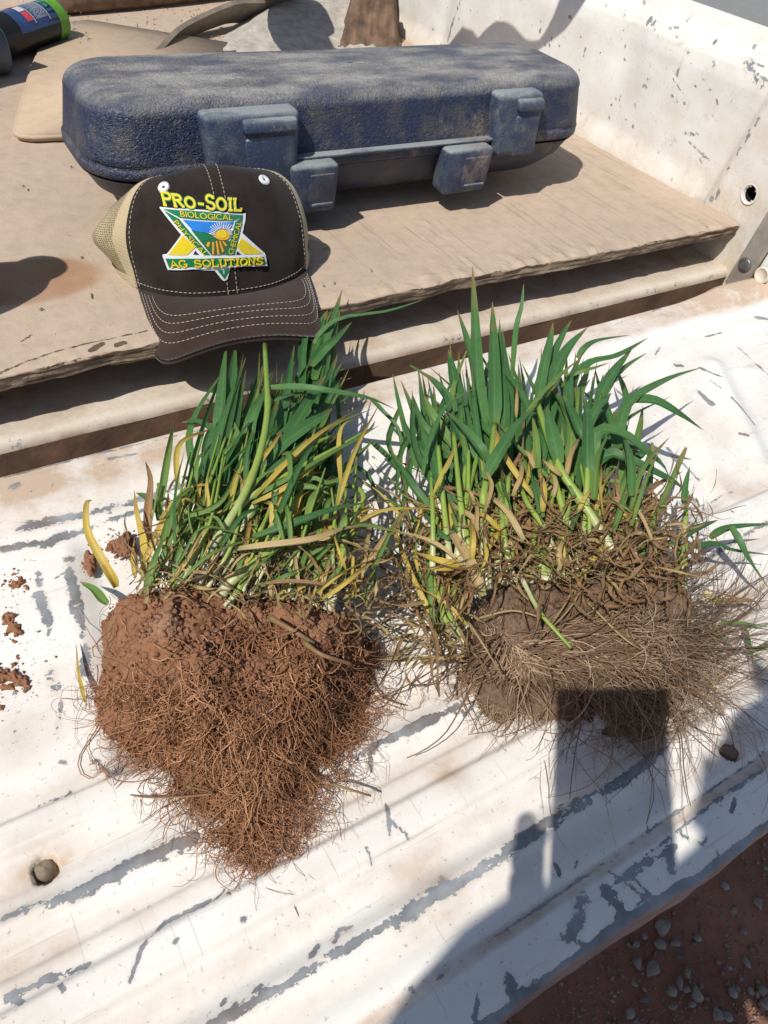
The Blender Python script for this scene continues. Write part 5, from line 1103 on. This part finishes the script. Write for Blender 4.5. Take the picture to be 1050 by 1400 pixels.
# ---------------- right clump
pB = [(640, 835), (660, 812), (720, 800), (800, 790), (880, 795), (920, 805), (945, 830), (955, 880), (940, 930), (860, 945), (760, 940), (705, 950), (668, 930), (645, 890)]
HB = mound('soil_block', pB, .03, .060, .026, M['soilB'], cB, 201, rough=.8, lump=[(840, 820, .03, .006), (690, 840, .02, .004)])
pB2 = [(690, 940), (760, 925), (900, 915), (935, 940), (900, 985), (850, 1000), (770, 985), (715, 965)]
HB2 = mound('root_core', pB2, .01, .016, .03, M['soilB'], cB, 231, rough=1.2)
def flB(p, r): d = np.stack([np.where(p[:, 0] > 690, 120, -40+0*p[:, 0]), (p[:, 1]-905)*.42+np.where(p[:, 0] < 700, 40, 0)], 1); return d+r.normal(0, 18, p.shape)
def flB2(p, r): return np.stack([70+r.normal(0, 45, len(p)), (p[:, 1]-870)*.45+r.normal(0, 20, len(p))], 1)
sets = [rootgen(330, lambda n, r: inpoly(pB, n, r), flB2, [HB, HB2], lambda n, r: r.uniform(40, 140, n), 12, .45, lambda n, r: r.uniform(.00013, .0003, n), lambda n, r: r.uniform(-.003, .0018, n), .06, 11),
    rootgen(450, lambda n, r: inpoly([(690, 880), (760, 850), (900, 860), (950, 880), (940, 950), (800, 960), (690, 960)], n, r), flB, [HB, HB2], lambda n, r: r.uniform(80, 260, n), 14, .22, lambda n, r: r.uniform(.00016, .0004, n), lambda n, r: r.uniform(-.001, .006, n), .08, 12, .82),
    rootgen(250, lambda n, r: inpoly([(850, 850), (940, 840), (970, 880), (960, 940), (880, 960)], n, r), flB, [HB, HB2], lambda n, r: r.uniform(60, 220, n), 14, .28, lambda n, r: r.uniform(.00013, .00028, n), lambda n, r: r.uniform(.002, .016, n), .06, 13, .85),
    rootgen(230, lambda n, r: inpoly([(680, 930), (780, 940), (900, 930), (930, 960), (880, 990), (760, 980)], n, r), lambda p, r: np.stack([r.normal(25, 50, len(p)), 40+r.normal(0, 15, len(p))], 1), [HB, HB2], lambda n, r: r.uniform(40, 140, n), 14, .25, lambda n, r: r.uniform(.00013, .00028, n), lambda n, r: r.uniform(.0, .010, n), .05, 14),
    rootgen(230, lambda n, r: inpoly([(660, 880), (720, 880), (740, 930), (690, 945), (655, 920)], n, r), lambda p, r: np.stack([(p[:, 0]-695)*1.6+r.normal(0, 14, len(p)), 45+r.normal(0, 8, len(p))], 1), [HB, HB2], lambda n, r: r.uniform(40, 110, n), 12, .3, lambda n, r: r.uniform(.0002, .0006, n), lambda n, r: r.uniform(-.001, .003, n), .08, 18),
    rootgen(170, lambda n, r: inpoly([(645, 900), (700, 930), (720, 970), (670, 970), (640, 940)], n, r), lambda p, r: np.stack([-45+r.normal(0, 30, len(p)), 25+r.normal(0, 20, len(p))], 1), [HB, HB2], lambda n, r: r.uniform(25, 85, n), 12, .5, lambda n, r: r.uniform(.00013, .00026, n), lambda n, r: r.uniform(.0, .008, n), .05, 15),
    rootgen(60, lambda n, r: inpoly([(650, 960), (760, 975), (900, 990), (960, 980), (760, 960)], n, r), lambda p, r: np.stack([r.normal(0, 50, len(p)), 40+0*p[:, 0]], 1), [HB2], lambda n, r: r.uniform(60, 150, n), 14, .55, lambda n, r: r.uniform(.0001, .0002, n), lambda n, r: r.uniform(.0, .006, n), .03, 16)]
joinroots(sets, 'fine_roots', M['rootB'], cB)
th_ = rootgen(110, lambda n, r: inpoly([(680, 860), (760, 850), (900, 850), (940, 900), (800, 950), (690, 940)], n, r), flB, [HB, HB2], lambda n, r: r.uniform(90, 260, n), 14, .16, lambda n, r: r.uniform(.0005, .0008, n), lambda n, r: r.uniform(.001, .007, n), .1, 17, .85)
for i in range(110): V, F, uv = tube(th_[0][i], th_[1][i], 5, 14); mk('root', V, F, M['rootB'], cB)
r = np.random.default_rng(9); g_ = inpoly(pB, 700, r); w_ = Pv(g_[:, 0], g_[:, 1], .03); pts = np.stack([w_[:, 0], w_[:, 1], HB(w_[:, :2])], 1); V, F = granules(pts, r.uniform(.0006, .0020, 700), 8); tag(mk('soil_grains', V, F, M['soilB'], cB), kind='stuff')
stempart(cB, [(713, 790), (737, 835), (762, 865), (781, 886)], [.073, .078, .078, .074], 6)
for l in ([(655, 845), (700, 835), (740, 845), (760, 858)], [(640, 850), (660, 880), (690, 930)], [(790, 795), (770, 830), (742, 870)], [(800, 795), (780, 830), (748, 865)], [(800, 820), (850, 870), (880, 890)]): stempart(cB, l, [.064, .070, .068], 3, m='straw')
LB = [([(668, 600), (655, 540), (650, 450), (646, 364)], [.070, .082, .092, .10], 18, 'leaf', .1), ([(676, 580), (676, 537), (675, 470), (673, 412)], [.085, .096, .10, .102], 18, 'leaf', .05), ([(655, 590), (648, 510), (636, 460), (625, 424)], [.07, .08, .084, .084], 14, 'leaf', -.2), ([(690, 590), (684, 500), (683, 436)], [.075, .086, .090], 9, 'leaf', .2), ([(702, 610), (696, 540), (690, 490), (687, 450)], [.075, .084, .088, .09], 11, 'leaf', .1), ([(700, 520), (706, 450), (713, 420), (716, 388)], [.08, .10, .115, .13], 8, 'leaf', .4),
 ([(634, 600), (626, 545), (619, 510), (613, 478)], [.068, .076, .080, .08], 18, 'leaf', .1), ([(642, 610), (617, 555), (595, 525), (571, 505)], [.07, .08, .084, .08], 18, 'leaf', -.1), ([(668, 634), (655, 612), (636, 588), (611, 563)], [.095, .104, .106, .10], 16, 'leaf', -.2), ([(612, 700), (594, 640), (572, 580), (548, 520)], [.062, .07, .072, .068], 15, 'leaf', .2), ([(570, 640), (555, 590), (545, 549), (537, 511)], [.05, .056, .058, .058], 8, 'leaf', .4), ([(578, 650), (587, 606), (611, 555), (651, 530)], [.085, .092, .098, .10], 7, 'leaf', .3),
 ([(664, 655), (680, 625), (702, 588), (735, 552)], [.10, .108, .110, .108], 18, 'leaf', .25), ([(718, 575), (728, 555), (745, 535), (762, 521)], [.10, .106, .108, .108], 7, 'pale', .5), ([(735, 560), (742, 510), (751, 470), (756, 441)], [.085, .094, .098, .10], 14, 'leaf', .3), ([(745, 540), (755, 490), (768, 460), (781, 438)], [.08, .088, .092, .094], 11, 'leaf', -.1), ([(752, 540), (761, 505), (778, 475), (804, 447)], [.086, .092, .096, .098], 18, 'leaf', .15), ([(790, 490), (800, 476), (818, 466), (863, 458)], [.08, .088, .088, .076], 10, 'leaf', .4),
 ([(770, 530), (805, 498), (844, 487), (886, 462)], [.08, .090, .09, .085], 14, 'leaf', .5), ([(815, 560), (826, 530), (842, 505), (864, 477)], [.08, .088, .09, .088], 17, 'leaf', .1), ([(825, 545), (838, 520), (858, 500), (884, 483)], [.076, .082, .082, .078], 10, 'leaf', .3), ([(730, 555), (748, 535), (765, 515), (793, 490)], [.095, .103, .106, .105], 11, 'pale', .4), ([(780, 515), (800, 508), (815, 503), (833, 496)], [.09, .094, .094, .09], 9, 'pale', .3),
 ([(838, 640), (846, 590), (860, 550), (895, 528), (925, 514), (962, 502)], [.07, .088, .094, .09, .082, .070], 15, 'leaf', .3), ([(860, 548), (893, 548), (926, 565), (961, 588)], [.09, .092, .084, .062], 15, 'leaf', .1), ([(812, 628), (817, 590), (850, 593), (885, 620), (908, 640), (918, 662)], [.086, .10, .10, .090, .075, .05], 17, 'leaf', .2), ([(800, 650), (830, 622), (856, 628), (888, 643), (922, 660), (938, 673)], [.075, .086, .088, .085, .076, .066], 18, 'leaf', .1), ([(812, 630), (845, 612), (866, 612), (884, 620)], [.08, .086, .086, .078], 9, 'leaf', .3),
 ([(804, 655), (803, 610), (803, 570), (798, 543)], [.095, .108, .112, .112], 17, 'leaf', .0), ([(798, 600), (790, 582), (780, 560), (770, 540)], [.10, .105, .105, .102], 14, 'leaf', .2), ([(764, 634), (758, 605), (752, 580), (748, 555)], [.10, .106, .108, .106], 20, 'leaf', .1), ([(806, 585), (814, 562), (824, 550), (836, 537)], [.10, .104, .104, .10], 13, 'leaf', .2), ([(780, 560), (780, 530), (782, 508)], [.10, .104, .106], 9, 'leaf', .3), ([(735, 640), (733, 600), (728, 570)], [.095, .10, .10], 10, 'pale', .3),
 ([(935, 690), (937, 665), (943, 638)], [.07, .075, .08], 9, 'leaf', .4), ([(930, 735), (950, 724), (982, 711)], [.062, .064, .056], 13, 'leaf', .1), ([(905, 740), (945, 748), (978, 744), (1003, 753), (1056, 759)], [.05, .056, .052, .046, .036], 11, 'leaf', .2), ([(970, 736), (985, 726), (1007, 720), (1058, 716)], [.05, .052, .05, .045], 11, 'leaf', .2), ([(998, 720), (1010, 742), (1024, 768), (1052, 806)], [.06, .056, .045, .02], 15, 'leaf', .15),
 ([(985, 852), (1010, 852), (1056, 858)], [.02, .02, .018], 6, 'pale', .1), ([(1018, 856), (1024, 880), (1030, 910)], [.018, .016, .012], 7, 'leaf', .2), ([(1020, 892), (1040, 886), (1060, 878)], [.015, .015, .013], 8, 'leaf', .2), ([(960, 840), (985, 870), (1015, 900)], [.02, .018, .012], 8, 'pale', .2),
 ([(545, 560), (530, 605), (548, 645), (560, 690)], [.04, .045, .046, .04], 9, 'leaf', .3), ([(600, 555), (562, 594), (545, 630), (540, 720)], [.06, .062, .055, .03], 10, 'leaf', .4), ([(575, 600), (560, 640), (550, 700), (546, 770)], [.05, .046, .036, .02], 8, 'leaf', .4), ([(508, 605), (530, 625), (545, 645)], [.03, .036, .04], 9, 'leaf', .1), ([(630, 690), (614, 735), (590, 715), (575, 690)], [.07, .074, .07, .062], 9, 'leaf', .3), ([(560, 500), (590, 520), (620, 545)], [.06, .066, .068], 7, 'leaf', .3),
 ([(638, 774), (605, 768), (566, 755)], [.068, .072, .066], 11, 'yellow', .1), ([(620, 778), (600, 778), (575, 777)], [.066, .068, .064], 7, 'yellow', .2), ([(620, 730), (612, 700), (608, 675)], [.068, .072, .072], 12, 'yellow', .2), ([(650, 750), (649, 712), (625, 695), (614, 682)], [.085, .09, .086, .08], 8, 'straw', .1), ([(648, 745), (652, 700), (648, 690), (643, 700)], [.086, .092, .09, .084], 6, 'straw', .1), ([(662, 700), (672, 665), (664, 645), (660, 625)], [.10, .104, .102, .10], 6, 'straw', .2), ([(677, 620), (680, 610), (678, 592)], [.104, .106, .106], 8, 'yellow', .2), ([(706, 570), (707, 545), (707, 525)], [.095, .098, .1], 5, 'straw', .4),
 ([(742, 700), (744, 668), (737, 642)], [.09, .096, .098], 9, 'yellow', .5), ([(768, 650), (755, 640), (741, 628)], [.10, .104, .104], 7, 'straw', .4), ([(731, 640), (724, 622), (716, 615)], [.1, .104, .104], 6, 'straw', .5), ([(757, 680), (760, 660), (754, 648)], [.094, .098, .1], 6, 'straw', .5), ([(790, 700), (800, 680), (812, 662)], [.09, .094, .094], 6, 'yellow', .2), ([(850, 690), (854, 665), (858, 650)], [.078, .084, .086], 9, 'pale', .4), ([(862, 690), (868, 675), (872, 655)], [.07, .075, .078], 7, 'pale', .2), ([(850, 715), (858, 702), (866, 692)], [.08, .084, .084], 8, 'yellow', .4), ([(660, 815), (644, 772), (622, 736), (615, 725)], [.075, .086, .08, .076], 15, 'straw', .1), ([(575, 905), (605, 900), (640, 905)], [.01, .014, .02], 9, 'straw', .1),
 ([(985, 820), (1010, 822), (1030, 822), (1044, 838)], [.022, .026, .022, .012], 7, 'dry', .1), ([(960, 812), (975, 820), (990, 824)], [.03, .03, .026], 9, 'yellow', .1), ([(830, 700), (850, 680), (876, 672), (895, 667)], [.085, .094, .094, .09], 9, 'dry', .2), ([(880, 700), (893, 690), (896, 678), (893, 672)], [.08, .084, .088, .09], 5, 'dry', .3)]
for l, z, w, m_, tl_ in LB: leafpart(cB, l, z, w, m_, tilt=tl_+random.uniform(-.15, .15), twist=random.uniform(-.3, .3))
SB = [([(667, 805), (662, 744), (661, 690), (662, 673), (672, 620), (676, 580)], [.070, .082, .088, .092, .092, .088], 13, (.55,)), ([(631, 705), (629, 670), (632, 630), (640, 600)], [.07, .074, .076, .074], 7, ()), ([(642, 705), (641, 660), (641, 620)], [.072, .078, .08], 7, ()), ([(852, 776), (823, 728), (792, 680), (765, 640), (745, 585), (733, 545)], [.068, .080, .09, .098, .10, .098], 13, (.2, .38, .6)), ([(778, 720), (771, 701), (759, 658), (752, 630)], [.08, .086, .094, .096], 10, ()), ([(755, 750), (747, 725), (722, 690), (710, 660)], [.075, .084, .088, .086], 9, ()), ([(930, 805), (933, 770), (935, 735)], [.040, .055, .060], 17, ()), ([(934, 745), (938, 700), (940, 672)], [.06, .068, .072], 7, (.9,)), ([(800, 700), (803, 660), (803, 640)], [.085, .095, .10], 10, ()), ([(635, 880), (619, 850), (599, 815), (590, 780)], [.018, .03, .04, .04], 10, ()), ([(628, 760), (622, 700), (610, 660), (590, 620)], [.06, .064, .066, .064], 9, ()), ([(620, 860), (606, 840), (604, 800)], [.03, .038, .04], 8, ()), ([(700, 720), (690, 680), (688, 650)], [.075, .082, .084], 10, ()), ([(745, 790), (740, 770), (735, 750)], [.066, .074, .074], 26, ()), ([(770, 790), (768, 770), (772, 745)], [.066, .072, .074], 20, ()), ([(862, 760), (850, 730), (845, 700)], [.06, .07, .076], 12, ()), ([(600, 790), (590, 750), (600, 700)], [.04, .05, .055], 7, ()), ([(550, 760), (570, 800), (600, 830)], [.02, .022, .024], 6, ()), ([(690, 800), (700, 760), (712, 730)], [.064, .074, .078], 8, ())]
for l, z, w, nd in SB: stempart(cB, l, z, w, nd)
for i in range(135):
    u = random.random(); b = (np.interp(u, [0, 1], [600, 850])+random.gauss(0, 10), random.uniform(600, 720)); tp = (np.interp(u, [0, .5, 1], [560, 700, 868])+random.gauss(0, 18), np.interp(u, [0, .25, .5, .8, 1], [525, 455, 470, 470, 510])+abs(random.gauss(0, 45)))
    mid_ = (b[0]*.45+tp[0]*.55+random.gauss(0, 15), b[1]*.5+tp[1]*.5); tp = (tp[0]+random.gauss(0, 14)*(random.random() < .5), tp[1]+abs(random.gauss(0, 14))); zz = random.uniform(.035, .082)
    leafpart(cB, [b, mid_, tp], [zz*.9, zz+.008, zz+random.uniform(-.004, .008)], random.uniform(8, 17), 'leaf' if random.random() < .84 else 'pale', tilt=random.gauss(.1, .5), twist=random.gauss(0, .4))
for i in range(60):
    x0 = random.uniform(590, 900); b = (x0, 800+random.uniform(-14, 6)-(20 if x0 > 800 else 0)+(60 if x0 < 640 else 0)); ln = random.uniform(70, 170); tp = (x0+random.gauss(0, 26), b[1]-ln); zb = random.uniform(.04, .064) if x0 > 640 else random.uniform(.015, .03)
    leafpart(cB, [b, ((b[0]+tp[0])/2+random.gauss(0, 6), (b[1]+tp[1])/2), tp], [zb, zb+.014, zb+random.uniform(.008, .022)], random.uniform(6, 12), random.choice(['pale', 'pale', 'straw', 'yellow', 'dry', 'dry']), kind='sheath' if random.random() < .5 else 'leaf', tilt=random.gauss(0, .5), fold=.35)
for i in range(24):
    x0 = random.uniform(590, 880); y0 = random.uniform(770, 800); ln = random.uniform(110, 200); sl_ = max(-.3, min(.2, random.gauss(-.05, .15))); zb = random.uniform(.056, .07)
    stempart(cB, [(x0, y0), (x0+sl_*ln*.5+random.gauss(0, 5), y0-ln*.5), (x0+sl_*ln, y0-ln)], [zb, zb+random.uniform(.010, .024), zb+random.uniform(.012, .028)], random.uniform(6, 10), (random.uniform(.4, .8),))
for i in range(30):
    x0 = random.uniform(580, 880); y0 = random.uniform(640, 740); ln = random.uniform(50, 120); sl_ = random.gauss(0, .4); zb = random.uniform(.074, .100)
    leafpart(cB, [(x0, y0), (x0+sl_*ln*.5+random.gauss(0, 6), y0-ln*.55), (x0+sl_*ln, y0-ln)], [zb, zb+.006, zb-.004], random.uniform(6, 12), random.choice(['pale', 'pale', 'yellow', 'straw', 'leaf', 'leaf']), tilt=random.gauss(.1, .5), twist=random.gauss(0, .6), fold=.3)
for i in range(70):
    x0 = random.choice([random.uniform(555, 660), random.uniform(660, 900)]); y0 = random.uniform(690, 790)+(70*random.random() if x0 < 640 else 0); ln = random.uniform(40, 120); sl_ = random.gauss(-.1, .7); zb = random.uniform(.062, .088) if x0 > 640 else random.uniform(.02, .058)
    leafpart(cB, [(x0, y0), (x0+sl_*ln*.4+random.gauss(0, 8), y0-ln*.5), (x0+sl_*ln, y0-ln*random.uniform(.5, 1))], [zb, zb+.009, zb+random.gauss(0, .006)], random.uniform(4, 9), random.choice(['yellow', 'yellow', 'straw', 'dry', 'pale', 'pale']), tilt=random.gauss(0, .8), twist=random.gauss(0, 1.4), fold=.42, wave=.25)
bandB = [(640, 800), (650, 720), (690, 650), (720, 640), (760, 690), (830, 700), (900, 690), (925, 760), (930, 810), (860, 800), (760, 795)]
tangle(520, lambda r: inpoly(bandB, 1, r)[0], lambda p, r: (r.normal(0, 1), r.normal(-.35, .7)), lambda p, r: r.uniform(.056, .092), lambda r: r.uniform(40, 130), lambda r: r.uniform(.0010, .0034), cB, 'dead_leaf_shreds', 31)
bandC = [(545, 690), (600, 640), (650, 700), (660, 790), (640, 900), (590, 880), (540, 820)]
tangle(120, lambda r: inpoly(bandC, 1, r)[0], lambda p, r: (r.normal(-.1, .5), r.normal(.4, .8)), lambda p, r: r.uniform(.012, .055), lambda r: r.uniform(50, 150), lambda r: r.uniform(.0010, .0034), cB, 'dead_leaf_shreds', 32, curl=.18)
tangle(34, lambda r: (r.uniform(560, 640), r.uniform(850, 905)), lambda p, r: (r.normal(-1, .3), r.normal(.1, .25)), lambda p, r: r.uniform(.005, .03), lambda r: r.uniform(50, 110), lambda r: r.uniform(.001, .003), cB, 'straw_shreds', 33, 'straw', curl=.2)
tangle(70, lambda r: (r.uniform(870, 960), r.uniform(680, 830)), lambda p, r: (r.normal(.5, .7), r.normal(-.1, .8)), lambda p, r: r.uniform(.03, .075), lambda r: r.uniform(40, 120), lambda r: r.uniform(.0007, .0018), cB, 'dead_leaf_shreds', 34)
tangle(80, lambda r: inpoly(bandB, 1, r)[0], lambda p, r: (r.normal(0, 1), r.normal(-.6, .7)), lambda p, r: r.uniform(.06, .092), lambda r: r.uniform(40, 110), lambda r: r.uniform(.0009, .003), cB, 'straw_shreds', 35, 'straw')

# ---------------- soil crumbs on the paint
def clod(cx_, cy_, wpx, hpx, n, label, seed, shape=None):
    r = np.random.default_rng(seed); c_ = P(cx_, cy_, 0); ex = (P(cx_+wpx/2, cy_, 0)-c_)[:2]; ey = (P(cx_, cy_+hpx/2, 0)-c_)[:2]
    u = np.linspace(-1.5, 1.5, 130); gu, gv = np.meshgrid(u, u, indexing='ij'); u_, v_ = gu.ravel(), gv.ravel(); xy = c_[:2]+np.outer(u_, ex)+np.outer(v_, ey); q = np.concatenate([xy, 0*xy[:, :1]+seed*.1], 1)
    sd = .78-np.hypot(u_, v_)+.55*fbm(q, 110, 3, seed)+.55*fbm(q, 300, 3, seed+1)
    if shape == 'arc': sd -= .55*np.exp(-((u_-.15)/.5)**2-((v_+.25)/.3)**2)
    k_ = np.hypot(np.linalg.norm(ex), np.linalg.norm(ey)); h = np.clip(sd*2.2, 0, 1)**.6*(.0022+.12*k_)*(1+.5*fbm(q, 200, 3, seed+2))+np.clip(sd*4, 0, 1)*(.0012*fbm(q, 420, 3, seed+3)+.0006*fbm(q, 900, 2, seed+4))
    h = np.where(sd < 0, -.0015, np.maximum(h, .0003)); F = grid_faces(130, 130); F = F[(sd[F] > -.02).any(1)]; us = np.unique(F); mp_ = np.full(len(h), -1); mp_[us] = np.arange(len(us)); V = np.column_stack([xy, h])[us]; F = mp_[F]
    gp = r.normal(0, .75, (n//2, 2)); w = np.column_stack([c_[:2]+np.outer(gp[:, 0], ex)+np.outer(gp[:, 1], ey), np.zeros(n//2)]); rr = np.minimum(r.gamma(1.4, .00022, len(w))+.0002, .0012); w[:, 2] = rr*.5
    V2, F2 = granules(w, rr, seed); Fl = F.tolist()+(F2+len(V)).tolist()
    tag(mk('soil_crumb', np.concatenate([V, V2]), Fl, M['soilA'], origin=c_), label, 'soil clod', 'crumbs of red soil on the tailgate')
clod(20, 797, 34, 28, 110, 'small red soil crumb at the left edge, uppermost of its column', 301); clod(20, 858, 40, 50, 170, 'ragged red soil crumb at the left edge, between two others', 302, 'arc'); clod(22, 927, 56, 48, 240, 'largest loose red soil crumb at the left edge, lowest of its column', 303, 'arc')
clod(168, 746, 44, 36, 200, 'lumpy red soil clod behind the upright yellow leaves', 304); clod(122, 770, 22, 40, 90, 'narrow red soil crumb lying beside the curved yellow leaf', 305); clod(198, 735, 18, 22, 60, 'small dark soil crumb wedged between the yellow leaves', 306); clod(1, 968, 14, 10, 20, 'tiny soil crumb at the left edge of the tailgate', 307)

# ---------------- stones on the ground
def stone(bmseed, r0):
    r = np.random.default_rng(bmseed); bm = bmesh.new(); bmesh.ops.create_icosphere(bm, subdivisions=2, radius=1); V = np.array([v.co[:] for v in bm.verts]); bm.verts.index_update(); F = np.array([[v.index for v in f.verts] for f in bm.faces]); bm.free()
    for _ in range(13):
        n_ = nrm(r.normal(0, 1, 3)); d_ = r.uniform(.42, .72); dd = V@n_; V = V-np.outer(np.maximum(dd-d_, 0), n_)
    return V*r.uniform(.7, 1.15, 3)*[1, 1, .7]*r0*1.12, F
st = [(905, 1270, 26, 'large pale grey stone near the tailgate corner, just under its bent edge'), (893, 1325, 24, 'large blue grey stone lying left among the pebbles on the red dirt'), (871, 1317, 16, 'tan grey stone touching the left side of the blue grey stone'), (923, 1290, 13, 'small round dark stone below the large pale stone'), (902, 1292, 22, 'flat reddish stone under the large pale stone'), (881, 1281, 13, 'oval grey pebble close to the gate edge'), (871, 1291, 10, 'thin grey sliver of stone near the gate edge'), (953, 1281, 11, 'lone grey pebble in the middle of the bare dirt'), (929, 1343, 20, 'pointed grey stone in the pebble cluster at the bottom'), (917, 1356, 17, 'square dull grey stone in the pebble cluster at the bottom'), (954, 1360, 21, 'dark almost black stone at the right of the pebble cluster'), (940, 1330, 12, 'small bluish stone above the pebble cluster'), (940, 1352, 12, 'lilac grey stone beside the dark stone'), (920, 1378, 13, 'small blue stone at the bottom below the cluster'), (983, 1386, 22, 'large greenish grey stone at the bottom edge'), (996, 1390, 15, 'grey stone touching the large greenish one at the bottom edge'), (1002, 1357, 14, 'light grey angular stone right of the cluster'), (1021, 1316, 15, 'pale grey stone at the right, half way down the dirt'), (1042, 1355, 20, 'large mauve grey stone at the right edge'), (1037, 1234, 15, 'dull grey stone at the right edge, highest of the big ones'), (990, 1210, 16, 'dark grey stone right below the gate edge'), (1017, 1274, 12, 'small spotted stone at the right above the pale grey one'), (1048, 1372, 16, 'brown grey stone cut by the right edge'), (867, 1343, 9, 'small whitish pebble at the far left of the dirt'), (996, 1322, 10, 'small dark pebble beside a white one'), (1046, 1185, 10, 'grey pebble near the sunlit patch of dirt'), (860, 1386, 18, 'dark stone half hidden under the gate edge'), (946, 1372, 13, 'grey brown pebble below the dark stone')]
for i, (a, b, w, lab_) in enumerate(st):
    c_ = P(a, b, GZ+.008); V, F = stone(400+i, pw(a, b, GZ, w)*.56); V = V@rotz(i*1.3).T; tag(mk('stone', V+c_, F, M['stone'], origin=c_, smooth=False), lab_, 'stone', 'grey stones on the dirt')
r = np.random.default_rng(77); n_ = 3800; px_a = r.uniform(640, 1150, n_); py_a = r.uniform(1080, 1500, n_); w = Pv(px_a, py_a, GZ+.003); clus = fbm(w, 6, 3, 90)+r.uniform(-.5, .5, n_) > -.15; w = w[clus]
V, F = granules(w, r.gamma(1.6, .0008, len(w))+.0006, 78); tag(mk('gravel', V, F, M['gravel'], smooth=False), 'fine gravel and grit scattered over the red dirt', 'gravel', kind='stuff')

# ---------------- the photographer, whose shadow falls on the tailgate
per = empty('person', (-.30, -.42, GZ), 'person in a blue shirt and jeans standing at the tailgate, holding up a phone', 'person')
def skin(name, joints, edges, m, sub=2, root=0):
    me = bpy.data.meshes.new(name); me.from_pydata([tuple(np.array(j[:3])-WL['person']) for j in joints], edges, []); o = bpy.data.objects.new(name, me); COL.objects.link(o); o.parent = per; WL[o.name] = WL['person']
    md = o.modifiers.new('skin', 'SKIN'); md.use_smooth_shade = True; sv = me.skin_vertices[0].data
    for v_, j in zip(sv, joints): v_.radius = (j[3], j[4] if len(j) > 4 else j[3])
    sv[root].use_root = True; ss = o.modifiers.new('sub', 'SUBSURF'); ss.levels = ss.render_levels = sub; me.materials.append(m); return o
# phone: back plane just behind the lens
def cw(a, b, c): return CAM+ROT@np.array([a, b, c])
V, F = box((0, 0, 0), (.0765, .150, .009), bev=.003); ph = np.array([cw(*(v+np.array([.0045, -.062, .0062]))) for v in V])
tag(mk('phone', ph, F, M['phone'], origin=cw(0, 0, .006)), 'black smartphone held up in both hands over the tailgate', 'phone')
rgt = np.array([.8, -.6, 0]); fw = np.array([.6, .8, 0])
def bp(a, b, z): return np.array([-.16, -.255, 0])+rgt*a+fw*b+np.array([0, 0, z])
lh = cw(-.042, -.104, .02); rh = cw(.040, -.138, .022)
J = [bp(0, -.02, .13), bp(0, -.02, .32), bp(0, -.02, .50), bp(0, -.02, .62), bp(0, -.005, .70), bp(-.010, .02, .78), bp(-.012, .025, .865),
     bp(-.150, -.01, .60), np.array([-.11, -.14, .37]), lh, bp(.19, -.02, .60), np.array([.09, -.41, .21]), rh,
     bp(-.10, -.02, .08), bp(-.11, .0, -.28), bp(-.12, -.02, -.68), bp(-.12, .10, -.725), bp(.14, -.02, .08), bp(.22, .0, -.28), bp(.24, -.02, -.68), bp(.24, .10, -.725)]
Rd = [(.20, .13), (.20, .13), (.18, .12), (.10, .08), (.05, .055), (.078, .092), (.072, .085), (.06, .06), (.042, .042), (.034, .034), (.075, .075), (.06, .06), (.028, .028), (.085, .085), (.06, .06), (.042, .042), (.035, .03), (.085, .085), (.06, .06), (.042, .042), (.035, .03)]
Ed = [(0, 1), (1, 2), (2, 3), (3, 4), (4, 5), (5, 6), (3, 7), (7, 8), (8, 9), (3, 10), (10, 11), (11, 12), (0, 13), (13, 14), (14, 15), (15, 16), (0, 17), (17, 18), (18, 19), (19, 20)]
skin('body', [tuple(j)+r_ for j, r_ in zip(J, Rd)], Ed, M['skin'])
sh_i = [0, 1, 2, 3, 7, 8, 10, 11]; mp = {j: i for i, j in enumerate(sh_i)}
skin('shirt', [tuple(J[i])+tuple(x*1.13 for x in Rd[i]) for i in sh_i], [(mp[a], mp[b]) for a, b in Ed if a in mp and b in mp], M['shirt'])
tr_i = [0, 13, 14, 15, 17, 18, 19]; mp = {j: i for i, j in enumerate(tr_i)}
skin('jeans', [tuple(J[i])+tuple(x*1.16 for x in Rd[i]) for i in tr_i], [(mp[a], mp[b]) for a, b in Ed if a in mp and b in mp], M['jeans'])
for s_ in (-.12, .24): skin('boot', [tuple(bp(s_, -.05, -.70))+(.05, .05), tuple(bp(s_, .06, -.715))+(.045, .035), tuple(bp(s_, .14, -.722))+(.035, .025)], [(0, 1), (1, 2)], M['boot'], 2)
skin('hair', [tuple(bp(0, -.03, .805))+(.075, .07), tuple(bp(0, .0, .875))+(.078, .085), tuple(bp(0, .03, .895))+(.06, .06)], [(0, 1), (1, 2)], M['hair'], 2)
for s_ in (-1, 1):
    V, F = granules(np.array([bp(s_*.032, .108, .81)]), np.array([.011]), 3); mk('eye', V, F, M['white'], per)
    V, F = granules(np.array([bp(s_*.082, .015, .80)]), np.array([.022]), 4); mk('ear', V, F, M['skin'], per)
V, F = granules(np.array([bp(0, .118, .785)]), np.array([.016]), 5); mk('nose', V, F, M['skin'], per)
# fingers closed round the phone
for hnd, sx in ((lh, -1), (rh, 1)):
    for k_ in range(4):
        y0 = -.120+.015*k_ if sx < 0 else -.150+.014*k_; ln = [.9, 1.05, 1, .85][k_]
        p0 = cw(sx*.056+.0045, y0, .020); p1 = cw(sx*.053+.0045, y0+.003, .004-.001); p2 = cw(sx*.040*1.0+.0045, y0+.004, .0005+.0025)
        V, F, uv = tube([hnd+ROT@np.array([0, .012*k_-.01, .004]), p0, p1], np.array([.0095, .009, .0075])*ln, 8, 10); mk('finger', V, F, M['skin'], per)
    V, F, uv = tube([hnd, cw(sx*.040+.0045, -.125, .024), cw(sx*.020+.0045, -.110, .018)], [.012, .011, .008], 8, 10); mk('thumb', V, F, M['skin'], per)
